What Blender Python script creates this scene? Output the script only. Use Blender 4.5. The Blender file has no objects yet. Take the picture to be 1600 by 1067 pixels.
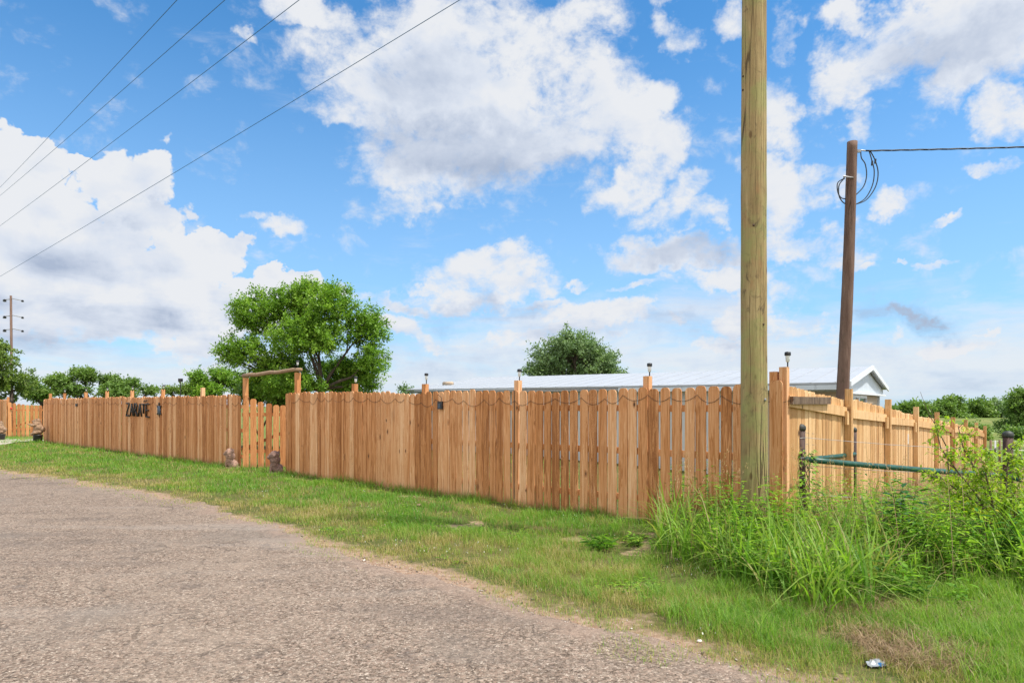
import bpy, math, random
import numpy as np
from mathutils import Vector, Matrix
R = math.radians
sc = bpy.context.scene
random.seed(7); rng = np.random.default_rng(11)

# ------------------------------------------------------------------ camera
CAMH = 1.62; F = 1030.0; HZ = 630.0; CX = 800.0
cam_d = bpy.data.cameras.new('camera'); cam = bpy.data.objects.new('camera', cam_d)
sc.collection.objects.link(cam)
cam.location = (0, 0, CAMH); cam.rotation_euler = (R(90), 0, 0)
cam_d.sensor_width = 36.0; cam_d.lens = 36.0*F/1600.0; cam_d.shift_y = (HZ-533.5)/1600.0
cam_d.clip_start = 0.05; cam_d.clip_end = 9000
sc.camera = cam

# ------------------------------------------------------------------ light
SUN_EL, SUN_AZ = 64.0, 110.0          # azimuth clockwise from the view direction (+Y)
sun_d = bpy.data.lights.new('sun', 'SUN'); sun = bpy.data.objects.new('sun', sun_d)
sc.collection.objects.link(sun)
sun_d.energy = 4.2; sun_d.angle = R(2.0); sun_d.color = (1.0, 0.945, 0.86)
sdir = Vector((math.sin(R(SUN_AZ))*math.cos(R(SUN_EL)), math.cos(R(SUN_AZ))*math.cos(R(SUN_EL)), math.sin(R(SUN_EL))))
sun.rotation_euler = sdir.to_track_quat('Z', 'Y').to_euler(); sun.location = (0, 0, 30)
sc.view_settings.view_transform = 'Standard'; sc.view_settings.look = 'None'
sc.view_settings.exposure = 0.44; sc.view_settings.gamma = 1.0
try: sc.view_settings.use_curve_mapping = False
except Exception: pass
try: sc.cycles.max_bounces = 8; sc.cycles.transparent_max_bounces = 8
except Exception: pass

# ------------------------------------------------------------------ world: Nishita sky and clouds
world = bpy.data.worlds.new('World'); sc.world = world; world.use_nodes = True
wt = world.node_tree; wt.nodes.clear()
class NT:
    def __init__(s, t): s.t = t
    def n(s, typ, **kw):
        nd = s.t.nodes.new(typ)
        for k, v in kw.items(): setattr(nd, k, v)
        return nd
    def link(s, a, b): s.t.links.new(a, b)
    def put(s, sock, v):
        if isinstance(v, bpy.types.NodeSocket): s.t.links.new(v, sock)
        elif v is not None: sock.default_value = v
    def m(s, op, a, b=None, c=None, clamp=False):
        nd = s.n('ShaderNodeMath', operation=op); nd.use_clamp = clamp
        s.put(nd.inputs[0], a); s.put(nd.inputs[1], b); s.put(nd.inputs[2], c); return nd.outputs[0]
    def vm(s, op, a, b=None, out=0):
        nd = s.n('ShaderNodeVectorMath', operation=op)
        s.put(nd.inputs[0], a); s.put(nd.inputs[1], b); return nd.outputs[out]
    def noise(s, vec, scale, detail=4, rough=.55, dist=0., lac=2.0):
        nd = s.n('ShaderNodeTexNoise'); s.put(nd.inputs['Vector'], vec)
        nd.inputs['Scale'].default_value = scale; nd.inputs['Detail'].default_value = detail
        nd.inputs['Roughness'].default_value = rough; nd.inputs['Distortion'].default_value = dist
        nd.inputs['Lacunarity'].default_value = lac
        return nd.outputs[0]
    def voro(s, vec, scale, feature='F1', out='Distance', rand=1.0):
        nd = s.n('ShaderNodeTexVoronoi', feature=feature); s.put(nd.inputs['Vector'], vec)
        nd.inputs['Scale'].default_value = scale; nd.inputs['Randomness'].default_value = rand
        if feature == 'SMOOTH_F1': nd.inputs['Smoothness'].default_value = .3
        return nd.outputs[out]
    def smooth(s, v, lo, hi, a=0., b=1.):
        nd = s.n('ShaderNodeMapRange', interpolation_type='SMOOTHSTEP')
        s.put(nd.inputs[0], v); nd.inputs[1].default_value = lo; nd.inputs[2].default_value = hi
        nd.inputs[3].default_value = a; nd.inputs[4].default_value = b; return nd.outputs[0]
    def lin(s, v, lo, hi, a=0., b=1.):
        nd = s.n('ShaderNodeMapRange'); s.put(nd.inputs[0], v)
        nd.inputs[1].default_value = lo; nd.inputs[2].default_value = hi
        nd.inputs[3].default_value = a; nd.inputs[4].default_value = b; return nd.outputs[0]
    def mix(s, f, a, b, mode='MIX'):
        nd = s.n('ShaderNodeMix', data_type='RGBA', blend_type=mode)
        s.put(nd.inputs[0], f)
        for i, v in ((6, a), (7, b)):
            if isinstance(v, tuple) and len(v) == 3: v = (*v, 1)
            s.put(nd.inputs[i], v)
        return nd.outputs[2]
    def ramp(s, f, stops):
        nd = s.n('ShaderNodeValToRGB'); cr = nd.color_ramp
        while len(cr.elements) < len(stops): cr.elements.new(.5)
        for e, (p, c) in zip(cr.elements, stops): e.position = p; e.color = (*c, 1)
        s.put(nd.inputs[0], f); return nd.outputs[0]
    def mapping(s, vec, loc=(0,0,0), rot=(0,0,0), scale=(1,1,1), typ='POINT'):
        nd = s.n('ShaderNodeMapping', vector_type=typ); s.put(nd.inputs[0], vec)
        if typ != 'VECTOR' : nd.inputs[1].default_value = loc
        nd.inputs[2].default_value = rot; nd.inputs[3].default_value = scale; return nd.outputs[0]
W = NT(wt)
tc = W.n('ShaderNodeTexCoord'); D3 = tc.outputs['Generated']
sky = W.n('ShaderNodeTexSky', sky_type='NISHITA'); sky.sun_disc = False
sky.sun_elevation = R(SUN_EL); sky.sun_rotation = R(SUN_AZ)
sky.altitude = 200; sky.air_density = 1.0; sky.dust_density = 0.6; sky.ozone_density = 2.5
sep = W.n('ShaderNodeSeparateXYZ'); W.link(D3, sep.inputs[0])
az = W.m('ARCTAN2', sep.outputs[0], sep.outputs[1]); el = W.m('ARCSINE', sep.outputs[2])
def azel(px, py):
    a = math.atan((px-CX)/F); return a, math.atan((HZ-py)/F*math.cos(a))
comb = W.n('ShaderNodeCombineXYZ'); W.link(az, comb.inputs[0]); W.link(el, comb.inputs[1]); AE = comb.outputs[0]
# directions jittered a little so that blob outlines break up
wn = W.n('ShaderNodeTexNoise'); W.link(D3, wn.inputs['Vector']); wn.inputs['Scale'].default_value = 6; wn.inputs['Detail'].default_value = 6; wn.inputs['Roughness'].default_value = .62
wv = W.vm('SCALE', W.vm('SUBTRACT', wn.outputs['Color'], (.5,.5,.5)), None)
wv.node.inputs['Scale'].default_value = .20
AEw = W.vm('ADD', AE, wv)
sw = W.n('ShaderNodeSeparateXYZ'); W.link(AEw, sw.inputs[0])
def union(lst):
    """soft ellipses in azimuth and elevation, each joined to the last; the running value rides along z so that the shader's stack stays short"""
    o = None
    for cx, cy, rx, ry, rot, w in lst:
        a, e = azel(cx, cy); k = math.cos(a); cb = W.n('ShaderNodeCombineXYZ')
        W.link(sw.outputs[0], cb.inputs[0]); W.link(sw.outputs[1], cb.inputs[1])
        if o is not None: W.link(o, cb.inputs[2])
        v = W.mapping(cb.outputs[0], (a, e, 0), (0, 0, R(rot)), (rx/F*k*k, ry/F*k*math.cos(e)**2, 1e7), 'TEXTURE')
        q = W.smooth(W.vm('LENGTH', v, out=1), 1.55, 0.35, 0., w)
        o = q if o is None else W.m('MAXIMUM', o, q)
    return o
towers = [(35,330,100,110,0,1.15),(205,310,85,85,-20,1.15),(20,235,55,45,0,1.1),(110,430,210,110,0,1.1),
          (320,395,85,45,0,1.15),(470,455,75,38,0,1.1),(250,480,230,90,0,1.0),(130,265,40,22,0,.9)]
cum = [(500,5,110,40,-10,1.0),(640,50,170,80,10,1.05),(780,100,190,100,0,1.1),(600,150,110,80,0,1.0),(530,178,62,30,0,1.0),
       (880,190,150,85,20,1.1),(985,200,70,75,0,1.05),(1025,145,40,45,40,.95),(710,240,150,75,0,1.05),(745,165,110,60,0,1.5),(640,300,85,32,10,.85),
       (1000,265,100,45,35,1.05),(1060,310,80,40,20,1.0),(1090,345,50,22,0,.9),(900,50,75,50,20,.98),(1062,35,42,42,0,.98),
       (1140,20,40,50,0,1.0),(770,10,90,50,0,1.0),(1300,120,55,60,20,1.05),(1325,195,40,50,0,1.0),(1215,60,30,50,0,.8),(1215,190,32,75,0,.92),
       (1440,40,160,70,8,1.15),(1530,110,110,60,20,1.1),(1585,180,50,55,0,1.0),(1570,60,120,90,0,1.15),(1330,15,60,30,0,.95),
       (1225,320,45,60,0,.95),(1275,290,45,34,0,.98),(1375,310,36,24,-10,.9),(1250,380,95,36,0,1.0),(1310,405,60,25,0,.9),(1340,425,40,12,0,.85),
       (1060,395,115,30,0,1.02),(1120,435,85,24,0,.98),(760,425,100,34,0,1.02),(730,455,90,28,0,.95),(680,432,55,12,0,.8),
       (460,362,60,20,15,.85),(400,345,32,12,0,.75),(1570,258,60,18,-15,.92),(1470,418,50,11,5,.85),(1420,412,18,7,0,.75),
       (395,65,30,17,0,.78),(480,160,40,10,30,.7),(35,225,50,30,30,.6),(1000,130,40,20,0,.6),(1400,480,70,20,-12,.95),
       (1435,170,20,32,-30,.75),(1110,350,30,18,0,.8),(1480,335,20,8,0,.65),(940,100,30,14,20,.8),(835,465,40,12,0,.75),(900,440,30,8,0,.65),
       (960,500,150,24,-6,1.0),(1130,490,70,40,0,1.0),(1120,545,100,26,0,1.0),(850,530,140,22,0,.95),(1240,520,100,24,0,.95),(640,520,140,26,0,.95),
       (1450,530,150,18,0,.85),(150,525,230,45,0,1.05),(360,565,160,30,0,.95),(60,480,120,40,0,1.0),(1560,500,60,10,0,.75),(1000,450,60,12,0,.8),(600,470,60,16,0,.85),(1210,460,40,30,0,.8),(240,205,10,12,0,.6),(300,125,12,12,0,.6)]
Ct = union(towers); Cc = union(cum)
# sharp billows
e2 = W.n('ShaderNodeVectorMath', operation='MULTIPLY'); W.link(D3, e2.inputs[0]); e2.inputs[1].default_value = (1, 1, 1.35); D3s = e2.outputs[0]
n1 = W.noise(D3s, 9.0, 10, .64, .25)
vb = W.voro(D3s, 17., 'SMOOTH_F1'); vb2 = W.voro(D3s, 41., 'SMOOTH_F1')
bill = W.m('ADD', W.m('MULTIPLY', W.m('SUBTRACT', .45, vb), .75), W.m('MULTIPLY', W.m('SUBTRACT', .4, vb2), .45))
n4 = W.noise(D3s, 42.0, 5, .66, .2)
hf = W.m('MULTIPLY', W.m('SUBTRACT', n4, .5), 1.0)
ft = W.m('ADD', W.m('ADD', W.m('MULTIPLY', Ct, 1.25), bill), W.m('ADD', W.m('MULTIPLY', W.m('SUBTRACT', n1, .5), .9), W.m('MULTIPLY', hf, .25)))
dt = W.smooth(ft, .50, .70)
fc = W.m('ADD', W.m('MULTIPLY', Cc, 1.15), W.m('ADD', W.m('MULTIPLY', W.m('SUBTRACT', n1, .5), 2.6), hf))
fc = W.m('ADD', fc, W.m('MULTIPLY', bill, .55))
dc = W.smooth(fc, .30, 1.22)
# low stretched haze clouds near the horizon
st = W.n('ShaderNodeVectorMath', operation='MULTIPLY'); W.link(D3, st.inputs[0]); st.inputs[1].default_value = (1, 1, 4.2)
n2 = W.noise(st.outputs[0], 4.2, 8, .6, .4)
n2b = W.noise(st.outputs[0], 9., 7, .62, .3)
low = W.smooth(el, R(15), R(1.0))
fl = W.m('ADD', W.m('MULTIPLY', low, .80), W.m('MULTIPLY', W.m('SUBTRACT', n2, .5), 1.5))
dl = W.m('MULTIPLY', W.smooth(W.m('ADD', fl, W.m('MULTIPLY', W.m('SUBTRACT', n2b, .5), .7)), .20, .88), .86)
# thin scattered scraps everywhere
n3 = W.noise(D3s, 15., 7, .62, .2)
ds = W.m('MULTIPLY', W.smooth(n3, .54, .80), .7)
# unseen cloud cover added behind the camera to fill the shaded fence
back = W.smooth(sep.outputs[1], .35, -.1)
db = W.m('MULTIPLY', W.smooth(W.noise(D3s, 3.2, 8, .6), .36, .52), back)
# shade inside clouds: a broad underside value and billow relief towards the sun
Dsh = W.vm('ADD', D3s, (.016, 0.0, .030))
n1b = W.noise(Dsh, 9.0, 5, .60, .25); vbb = W.voro(Dsh, 17., 'SMOOTH_F1')
relief = W.m('ADD', W.m('MULTIPLY', W.m('SUBTRACT', n1, n1b), 1.3), W.m('MULTIPLY', W.m('SUBTRACT', vbb, vb), W.m('MULTIPLY', Ct, .7)))
grey = union([(735,225,170,55,0,1.0),(660,110,90,70,0,.7),(850,250,90,30,0,.8),(1500,60,160,60,0,.85),(1570,110,60,40,0,.6),
       (1080,392,90,26,0,.95),(120,400,150,55,0,.55),(60,520,260,60,0,.6),(1405,482,80,28,-12,1.5),(1110,60,30,30,0,.2),(260,330,80,18,0,.5),
       (735,475,110,20,0,.8),(1040,520,200,22,0,.5),(330,520,200,22,0,.5),(520,560,300,30,0,.4)])
gsum = W.m('ADD', W.m('MULTIPLY', grey, .82), W.m('MULTIPLY', W.m('SUBTRACT', n2b, .48), W.smooth(el, R(13), R(7), .25, 1.5)))
gsum = W.m('SUBTRACT', gsum, relief, clamp=True)
ccol = W.ramp(gsum, [(0., (.93,.955,1.0)), (.35, (.80,.865,.98)), (.7, (.63,.71,.86)), (1., (.47,.56,.73))])
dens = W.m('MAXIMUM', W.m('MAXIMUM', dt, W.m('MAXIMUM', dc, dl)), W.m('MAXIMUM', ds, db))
SKY = 0.13
skyc = W.mix(1.0, sky.outputs[0], (SKY*0.43, SKY*0.91, SKY*1.15), 'MULTIPLY')
CL = 0.655
cl = W.mix(1.0, ccol, (CL, CL, CL), 'MULTIPLY')
# pale air near the horizon
skyc = W.mix(W.smooth(el, R(32), R(0), 0, .62), skyc, (.36, .52, .74))
fin = W.mix(dens, skyc, W.mix(back, cl, (1.24, 1.20, 1.13)))  # added rear clouds are brighter than the visible ones, as fill light
fin = W.mix(W.smooth(el, R(.5), R(-3)), fin, (.20, .20, .16))
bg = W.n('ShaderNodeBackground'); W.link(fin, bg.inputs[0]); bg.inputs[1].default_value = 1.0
try: world.cycles.sampling_method = 'MANUAL'; world.cycles.sample_map_resolution = 256
except Exception: pass
wo = W.n('ShaderNodeOutputWorld'); W.link(bg.outputs[0], wo.inputs[0])

# ------------------------------------------------------------------ helpers
def tag(o, label=None, cat=None, group=None, kind=None):
    if label: o['label'] = label
    if cat: o['category'] = cat
    if group: o['group'] = group
    if kind: o['kind'] = kind
    return o
def empty(name, loc, label, cat, group=None):
    o = bpy.data.objects.new(name, None); sc.collection.objects.link(o); o.location = loc
    o.empty_display_size = .2
    return tag(o, label, cat, group)
class MB:
    """collects faces; build() links them as one mesh object"""
    def __init__(s): s.v = []; s.f = []; s.a = []; s.m = []
    def add(s, vs, fs, a=0., m=0):
        b = len(s.v); s.v += [tuple(v) for v in vs]; s.a += [a]*len(vs)
        for f in fs: s.f.append(tuple(i+b for i in f)); s.m.append(m)
    def box(s, c, h, M=None, a=0., m=0):
        """centre, half sizes, optional 3x3 axes"""
        c = Vector(c); vs = []
        for x in (-1,1):
            for y in (-1,1):
                for z in (-1,1):
                    p = Vector((x*h[0], y*h[1], z*h[2])); vs.append(c + (M @ p if M else p))
        s.add(vs, [(0,1,3,2),(4,6,7,5),(0,4,5,1),(2,3,7,6),(0,2,6,4),(1,5,7,3)], a, m)
    def tube(s, pts, rad, n=8, a=0., m=0, cap=True):
        pts = [Vector(p) for p in pts]
        if not hasattr(rad, '__len__'): rad = [rad]*len(pts)
        vs = []; up = Vector((0,0,1)); prev = None
        for i, p in enumerate(pts):
            t = (pts[min(i+1, len(pts)-1)] - pts[max(i-1, 0)]).normalized()
            if prev is None:
                x = t.cross(up if abs(t.z) < .9 else Vector((1,0,0))).normalized()
            else:
                x = (prev - t*prev.dot(t)).normalized()
            prev = x; y = t.cross(x)
            for k in range(n):
                w = 2*math.pi*k/n; vs.append(p + (x*math.cos(w) + y*math.sin(w))*rad[i])
        fs = []
        for i in range(len(pts)-1):
            for k in range(n):
                a0 = i*n+k; a1 = i*n+(k+1)%n; fs.append((a0, a1, a1+n, a0+n))
        if cap: fs.append(tuple(range(n))[::-1]); fs.append(tuple((len(pts)-1)*n+k for k in range(n)))
        s.add(vs, fs, a, m)
    def lathe(s, c, prof, n=16, a=0., m=0, M=None):
        c = Vector(c); vs = []; fs = []
        for r, z in prof:
            for k in range(n):
                w = 2*math.pi*k/n; p = Vector((r*math.cos(w), r*math.sin(w), z)); vs.append(c + (M @ p if M else p))
        for i in range(len(prof)-1):
            for k in range(n):
                a0 = i*n+k; a1 = i*n+(k+1)%n; fs.append((a0, a1, a1+n, a0+n))
        fs.append(tuple(range(n))[::-1]); fs.append(tuple((len(prof)-1)*n+k for k in range(n)))
        s.add(vs, fs, a, m)
    def prism(s, poly, o, ax, az_, an, th, a=0., m=0):
        """2D outline poly in axes ax/az_ extruded by th along an"""
        o = Vector(o); n = len(poly)
        f0 = [o + ax*p + az_*q for p, q in poly]; f1 = [v + an*th for v in f0]
        fs = [tuple(range(n)), tuple(range(2*n-1, n-1, -1))]
        for k in range(n): fs.append((k, k+n, (k+1)%n+n, (k+1)%n))
        s.add(f0+f1, fs, a, m)
    def build(s, name, mat, parent=None, origin=(0,0,0), smooth=False):
        me = bpy.data.meshes.new(name)
        o0 = Vector(origin)
        me.from_pydata([tuple(Vector(v)-o0) for v in s.v], [], s.f); me.update()
        at = me.attributes.new('rnd', 'FLOAT', 'POINT'); at.data.foreach_set('value', np.array(s.a, dtype=np.float32))
        for x in (mat if isinstance(mat, (list, tuple)) else [mat]): me.materials.append(x)
        if len(set(s.m)) > 1 or (s.m and s.m[0]): me.polygons.foreach_set('material_index', s.m)
        if smooth: me.polygons.foreach_set('use_smooth', [True]*len(me.polygons))
        o = bpy.data.objects.new(name, me); sc.collection.objects.link(o)
        if parent: o.parent = parent
        else: o.location = origin
        return o
def part(mb, name, mat, parent, smooth=False):
    return mb.build(name, mat, parent, parent_world(parent), smooth)
def parent_world(p):
    v = Vector((0,0,0))
    while p: v += p.location; p = p.parent
    return v
def np_mesh(name, verts, quads, tris, mat, attrs, parent=None, origin=(0,0,0), smooth=False):
    me = bpy.data.meshes.new(name)
    verts = (np.asarray(verts, dtype=np.float32) - np.asarray(origin, dtype=np.float32)).reshape(-1)
    nq = 0 if quads is None else len(quads); nt = 0 if tris is None else len(tris)
    me.vertices.add(len(verts)//3); me.vertices.foreach_set('co', verts)
    li = []
    if nq: li.append(np.asarray(quads, dtype=np.int32).reshape(-1))
    if nt: li.append(np.asarray(tris, dtype=np.int32).reshape(-1))
    li = np.concatenate(li); me.loops.add(len(li)); me.loops.foreach_set('vertex_index', li)
    me.polygons.add(nq+nt)
    st = np.concatenate([np.arange(nq)*4, nq*4+np.arange(nt)*3]).astype(np.int32)
    me.polygons.foreach_set('loop_start', st)
    try: me.polygons.foreach_set('loop_total', np.concatenate([np.full(nq,4), np.full(nt,3)]).astype(np.int32))
    except Exception: pass
    if smooth: me.polygons.foreach_set('use_smooth', np.ones(nq+nt, dtype=bool))
    for k, v in attrs.items():
        a = me.attributes.new(k, 'FLOAT', 'POINT'); a.data.foreach_set('value', np.asarray(v, dtype=np.float32).reshape(-1))
    me.materials.append(mat); me.update(calc_edges=True); me.validate()
    o = bpy.data.objects.new(name, me); sc.collection.objects.link(o)
    if parent: o.parent = parent
    else: o.location = origin
    return o
_tab = rng.random((64, 64))
def vnoise(x, y):
    x = np.asarray(x, dtype=float); y = np.asarray(y, dtype=float)
    xi = np.floor(x).astype(int); yi = np.floor(y).astype(int); fx = x-xi; fy = y-yi
    fx = fx*fx*(3-2*fx); fy = fy*fy*(3-2*fy)
    g = lambda i, j: _tab[i % 64, j % 64]
    return (g(xi,yi)*(1-fx)+g(xi+1,yi)*fx)*(1-fy) + (g(xi,yi+1)*(1-fx)+g(xi+1,yi+1)*fx)*fy
def fnoise(x, y, o=4):
    t = 0; a = .5; n = 0
    for k in range(o): t = t + a*vnoise(x*2**k+17.3*k, y*2**k+5.1*k); n += a; a *= .55
    return t/n
def sstep(x, a, b):
    t = np.clip((np.asarray(x, dtype=float)-a)/(b-a), 0, 1); return t*t*(3-2*t)

# ------------------------------------------------------------------ the plan of the place
S0, S1 = 37.2, .0832
def s_front(px): return S0 + S1*(px-75)
def P_front(px):
    s = s_front(px); return Vector(((px-CX)/s, F/s, 0))
CORNER = P_front(1224)
FL = (P_front(75) - CORNER).normalized()             # along the road fence, away from the corner
FN = Vector((-FL.y, FL.x, 0));                         # outward normal of the road fence
if FN.y > 0: FN = -FN
RD = Vector((887., F, 0)).normalized()                # along the side fence, going back
RN = Vector((RD.y, -RD.x, 0))                          # its outward normal (right, towards camera)
def G(px, s, z=0.): return Vector(((px-CX)/s, F/s, z))
def tl(x, y):
    dx = np.asarray(x)-CORNER.x; dy = np.asarray(y)-CORNER.y
    return dx*RD.x+dy*RD.y, dx*FL.x+dy*FL.y
EDGE = [(-60,50),(-25,26.5),(-18,20.7),(-12,15.45),(-8.68,13.35),(-6.87,12.09),(-5.06,10.43),(-4.09,9.37),(-3.07,8.56),(-2.41,7.76),(-1.62,6.95),(-.59,6.07),
        (-.22,5.66),(.245,5.06),(.59,4.70),(1.08,4.45),(1.27,4.12),(1.62,3.82),(2.7,2.9),(8,-1.2),(60,-45)]
ex = np.array([p[0] for p in EDGE]); ey = np.array([p[1] for p in EDGE])
def edge_d(x, y):
    """rough distance inside the grass from the road's edge"""
    return (np.asarray(y)-np.interp(x, ex, ey))*.72
def H(x, y):
    x = np.asarray(x, dtype=float); y = np.asarray(y, dtype=float)
    t, l = tl(x, y)
    D = np.where(t < 0, 0, np.where(t < 21, .056*t, 1.176+.0225*(t-21)))
    w = 1-.6*sstep(l, 1.5, 13)
    e = edge_d(x, y)
    near = sstep(e, .15, .9)*(1-sstep(y, 40, 60))
    b = (fnoise(x*.9+3, y*.9+8, 3)-.5)*.09*near
    rise = .06*sstep(e, .1, 1.2)*(1-sstep(t, -1.5, -.2))*0
    far = (fnoise(x*.012+9, y*.012, 3)-.5)*5*sstep(y, 60, 260)
    return -D*w + b + rise + far*.4
def h1(x, y): return float(H(x, y))
# ------------------------------------------------------------------ materials
def newmat(name):
    m = bpy.data.materials.new(name); m.use_nodes = True; m.node_tree.nodes.clear()
    T = NT(m.node_tree); out = T.n('ShaderNodeOutputMaterial')
    return m, T, out
def principled(T, out, col, rough=.6, metal=0., bump=None, bstr=.3, bdist=.01, spec=.5, **kw):
    p = T.n('ShaderNodeBsdfPrincipled')
    T.put(p.inputs['Base Color'], (*col, 1) if isinstance(col, tuple) and len(col) == 3 else col)
    T.put(p.inputs['Roughness'], rough); p.inputs['Metallic'].default_value = metal
    p.inputs['Specular IOR Level'].default_value = spec
    for k, v in kw.items(): T.put(p.inputs[k], v)
    if bump is not None:
        b = T.n('ShaderNodeBump'); b.inputs['Strength'].default_value = bstr; b.inputs['Distance'].default_value = bdist
        T.link(bump, b.inputs['Height']); T.link(b.outputs[0], p.inputs['Normal'])
    T.link(p.outputs[0], out.inputs[0]); return p
def attr(T, name='rnd'):
    a = T.n('ShaderNodeAttribute'); a.attribute_name = name; return a.outputs['Fac']
def objco(T): return T.n('ShaderNodeTexCoord').outputs['Object']
def simple(name, col, rough=.6, metal=0., var=.25, scale=20, bstr=.2):
    m, T, out = newmat(name); c = objco(T)
    n = T.noise(c, scale, 6, .6)
    col2 = T.mix(T.lin(n, .3, .7), tuple(x*(1-var) for x in col), tuple(min(1, x*(1+var)) for x in col))
    principled(T, out, col2, rough, metal, n, bstr, .004); return m
def wood(name, stops, grain=1.0, knots=True, grey=0., rough=.78):
    m, T, out = newmat(name); c = objco(T); r = attr(T)
    off = T.n('ShaderNodeCombineXYZ'); T.link(T.m('MULTIPLY', r, 37.), off.inputs[0]); T.link(T.m('MULTIPLY', r, 91.), off.inputs[2])
    v = T.vm('ADD', c, off.outputs[0])
    kv = T.mapping(v, scale=(6.5, 0, 2.6)); kd0 = T.voro(kv, 1.0); kcol = T.n('ShaderNodeSeparateColor'); T.link(T.voro(kv, 1.0, out='Color'), kcol.inputs[0])
    kd = T.m('DIVIDE', kd0, T.m('ADD', .25, T.m('MULTIPLY', T.m('POWER', kcol.outputs[0], 1.6), 1.1)))
    kn = T.smooth(kd, .24, .02)                        # swirl of the grain round a knot
    wv_ = T.vm('ADD', T.mapping(v, scale=(22, 22, .9)), None)
    cc = T.n('ShaderNodeCombineXYZ'); T.link(T.m('MULTIPLY', kn, 1.2), cc.inputs[0]); T.link(T.m('MULTIPLY', kn, 1.2), cc.inputs[1]); T.link(cc.outputs[0], wv_.node.inputs[1])
    g1 = T.noise(wv_, 1.0, 5, .55, 1.2)
    g2 = T.noise(T.mapping(v, scale=(150, 150, 3.)), 1.0, 3, .6)
    rings = T.m('SINE', T.m('MULTIPLY', g1, 42.))
    f = T.m('ADD', T.m('MULTIPLY', T.m('SUBTRACT', g1, .5), 1.5*grain), T.m('MULTIPLY', rings, .15*grain))
    f = T.m('ADD', f, T.m('MULTIPLY', T.m('SUBTRACT', g2, .5), .35))
    r2 = T.n('ShaderNodeTexWhiteNoise', noise_dimensions='1D'); T.link(T.m('MULTIPLY', r, 517.), r2.inputs['W'])
    f = T.m('ADD', f, T.m('ADD', .08, T.m('MULTIPLY', r2.outputs['Value'], .78)))
    col = T.ramp(f, stops)
    # weather and dirt blotches with shapes of their own
    bl = T.noise(T.mapping(v, scale=(3, 3, 1.1)), 1.0, 4, .6)
    col = T.mix(T.smooth(bl, .60, .74, 0, .38), col, (.26, .13, .062))
    sep_ = T.n('ShaderNodeSeparateXYZ'); T.link(c, sep_.inputs[0])
    gy = T.noise(T.mapping(v, scale=(9, 9, 1.4)), 1.0, 5, .65)
    col = T.mix(T.smooth(gy, .57, .72, 0, .18), col, (.33, .25, .185))
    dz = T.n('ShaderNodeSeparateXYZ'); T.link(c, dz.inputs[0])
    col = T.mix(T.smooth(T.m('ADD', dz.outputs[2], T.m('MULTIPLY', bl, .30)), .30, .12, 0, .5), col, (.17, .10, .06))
    if knots:
        big = T.voro(T.vm('ADD', kv, (3.3, 1.1, 7.7)), .62)
        # only some boards have dark knots
        sel = T.smooth(r2.outputs['Value'], .25, .45)
        col = T.mix(T.m('MULTIPLY', T.smooth(kd, .19, .07), .6), col, (.17, .065, .025))
        col = T.mix(T.m('MULTIPLY', T.m('MULTIPLY', T.smooth(kd, .10, .06), sel), .85), col, (.03, .014, .008))
    if grey: col = T.mix(T.smooth(T.noise(v, 3., 5), .35, .65, grey*.5, grey), col, (.22, .17, .13))
    h = T.m('ADD', T.m('MULTIPLY', g2, .5), g1)
    principled(T, out, col, rough, 0, h, .35, .004, spec=.25); return m
M = {}
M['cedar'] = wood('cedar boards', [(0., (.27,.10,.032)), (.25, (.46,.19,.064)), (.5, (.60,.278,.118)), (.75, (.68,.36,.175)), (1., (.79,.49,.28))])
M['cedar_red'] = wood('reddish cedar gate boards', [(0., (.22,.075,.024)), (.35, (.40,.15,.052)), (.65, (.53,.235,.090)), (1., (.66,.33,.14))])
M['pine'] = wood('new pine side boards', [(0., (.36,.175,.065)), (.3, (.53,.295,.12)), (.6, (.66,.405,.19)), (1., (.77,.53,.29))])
M['oldwood'] = wood('weathered timber', [(0., (.07,.045,.03)), (.4, (.15,.10,.065)), (.7, (.24,.17,.12)), (1., (.36,.28,.21))], 1.3)
M['log'] = wood('peeled log', [(0., (.16,.10,.06)), (.4, (.27,.18,.11)), (1., (.42,.30,.20))], 1.0)

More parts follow.
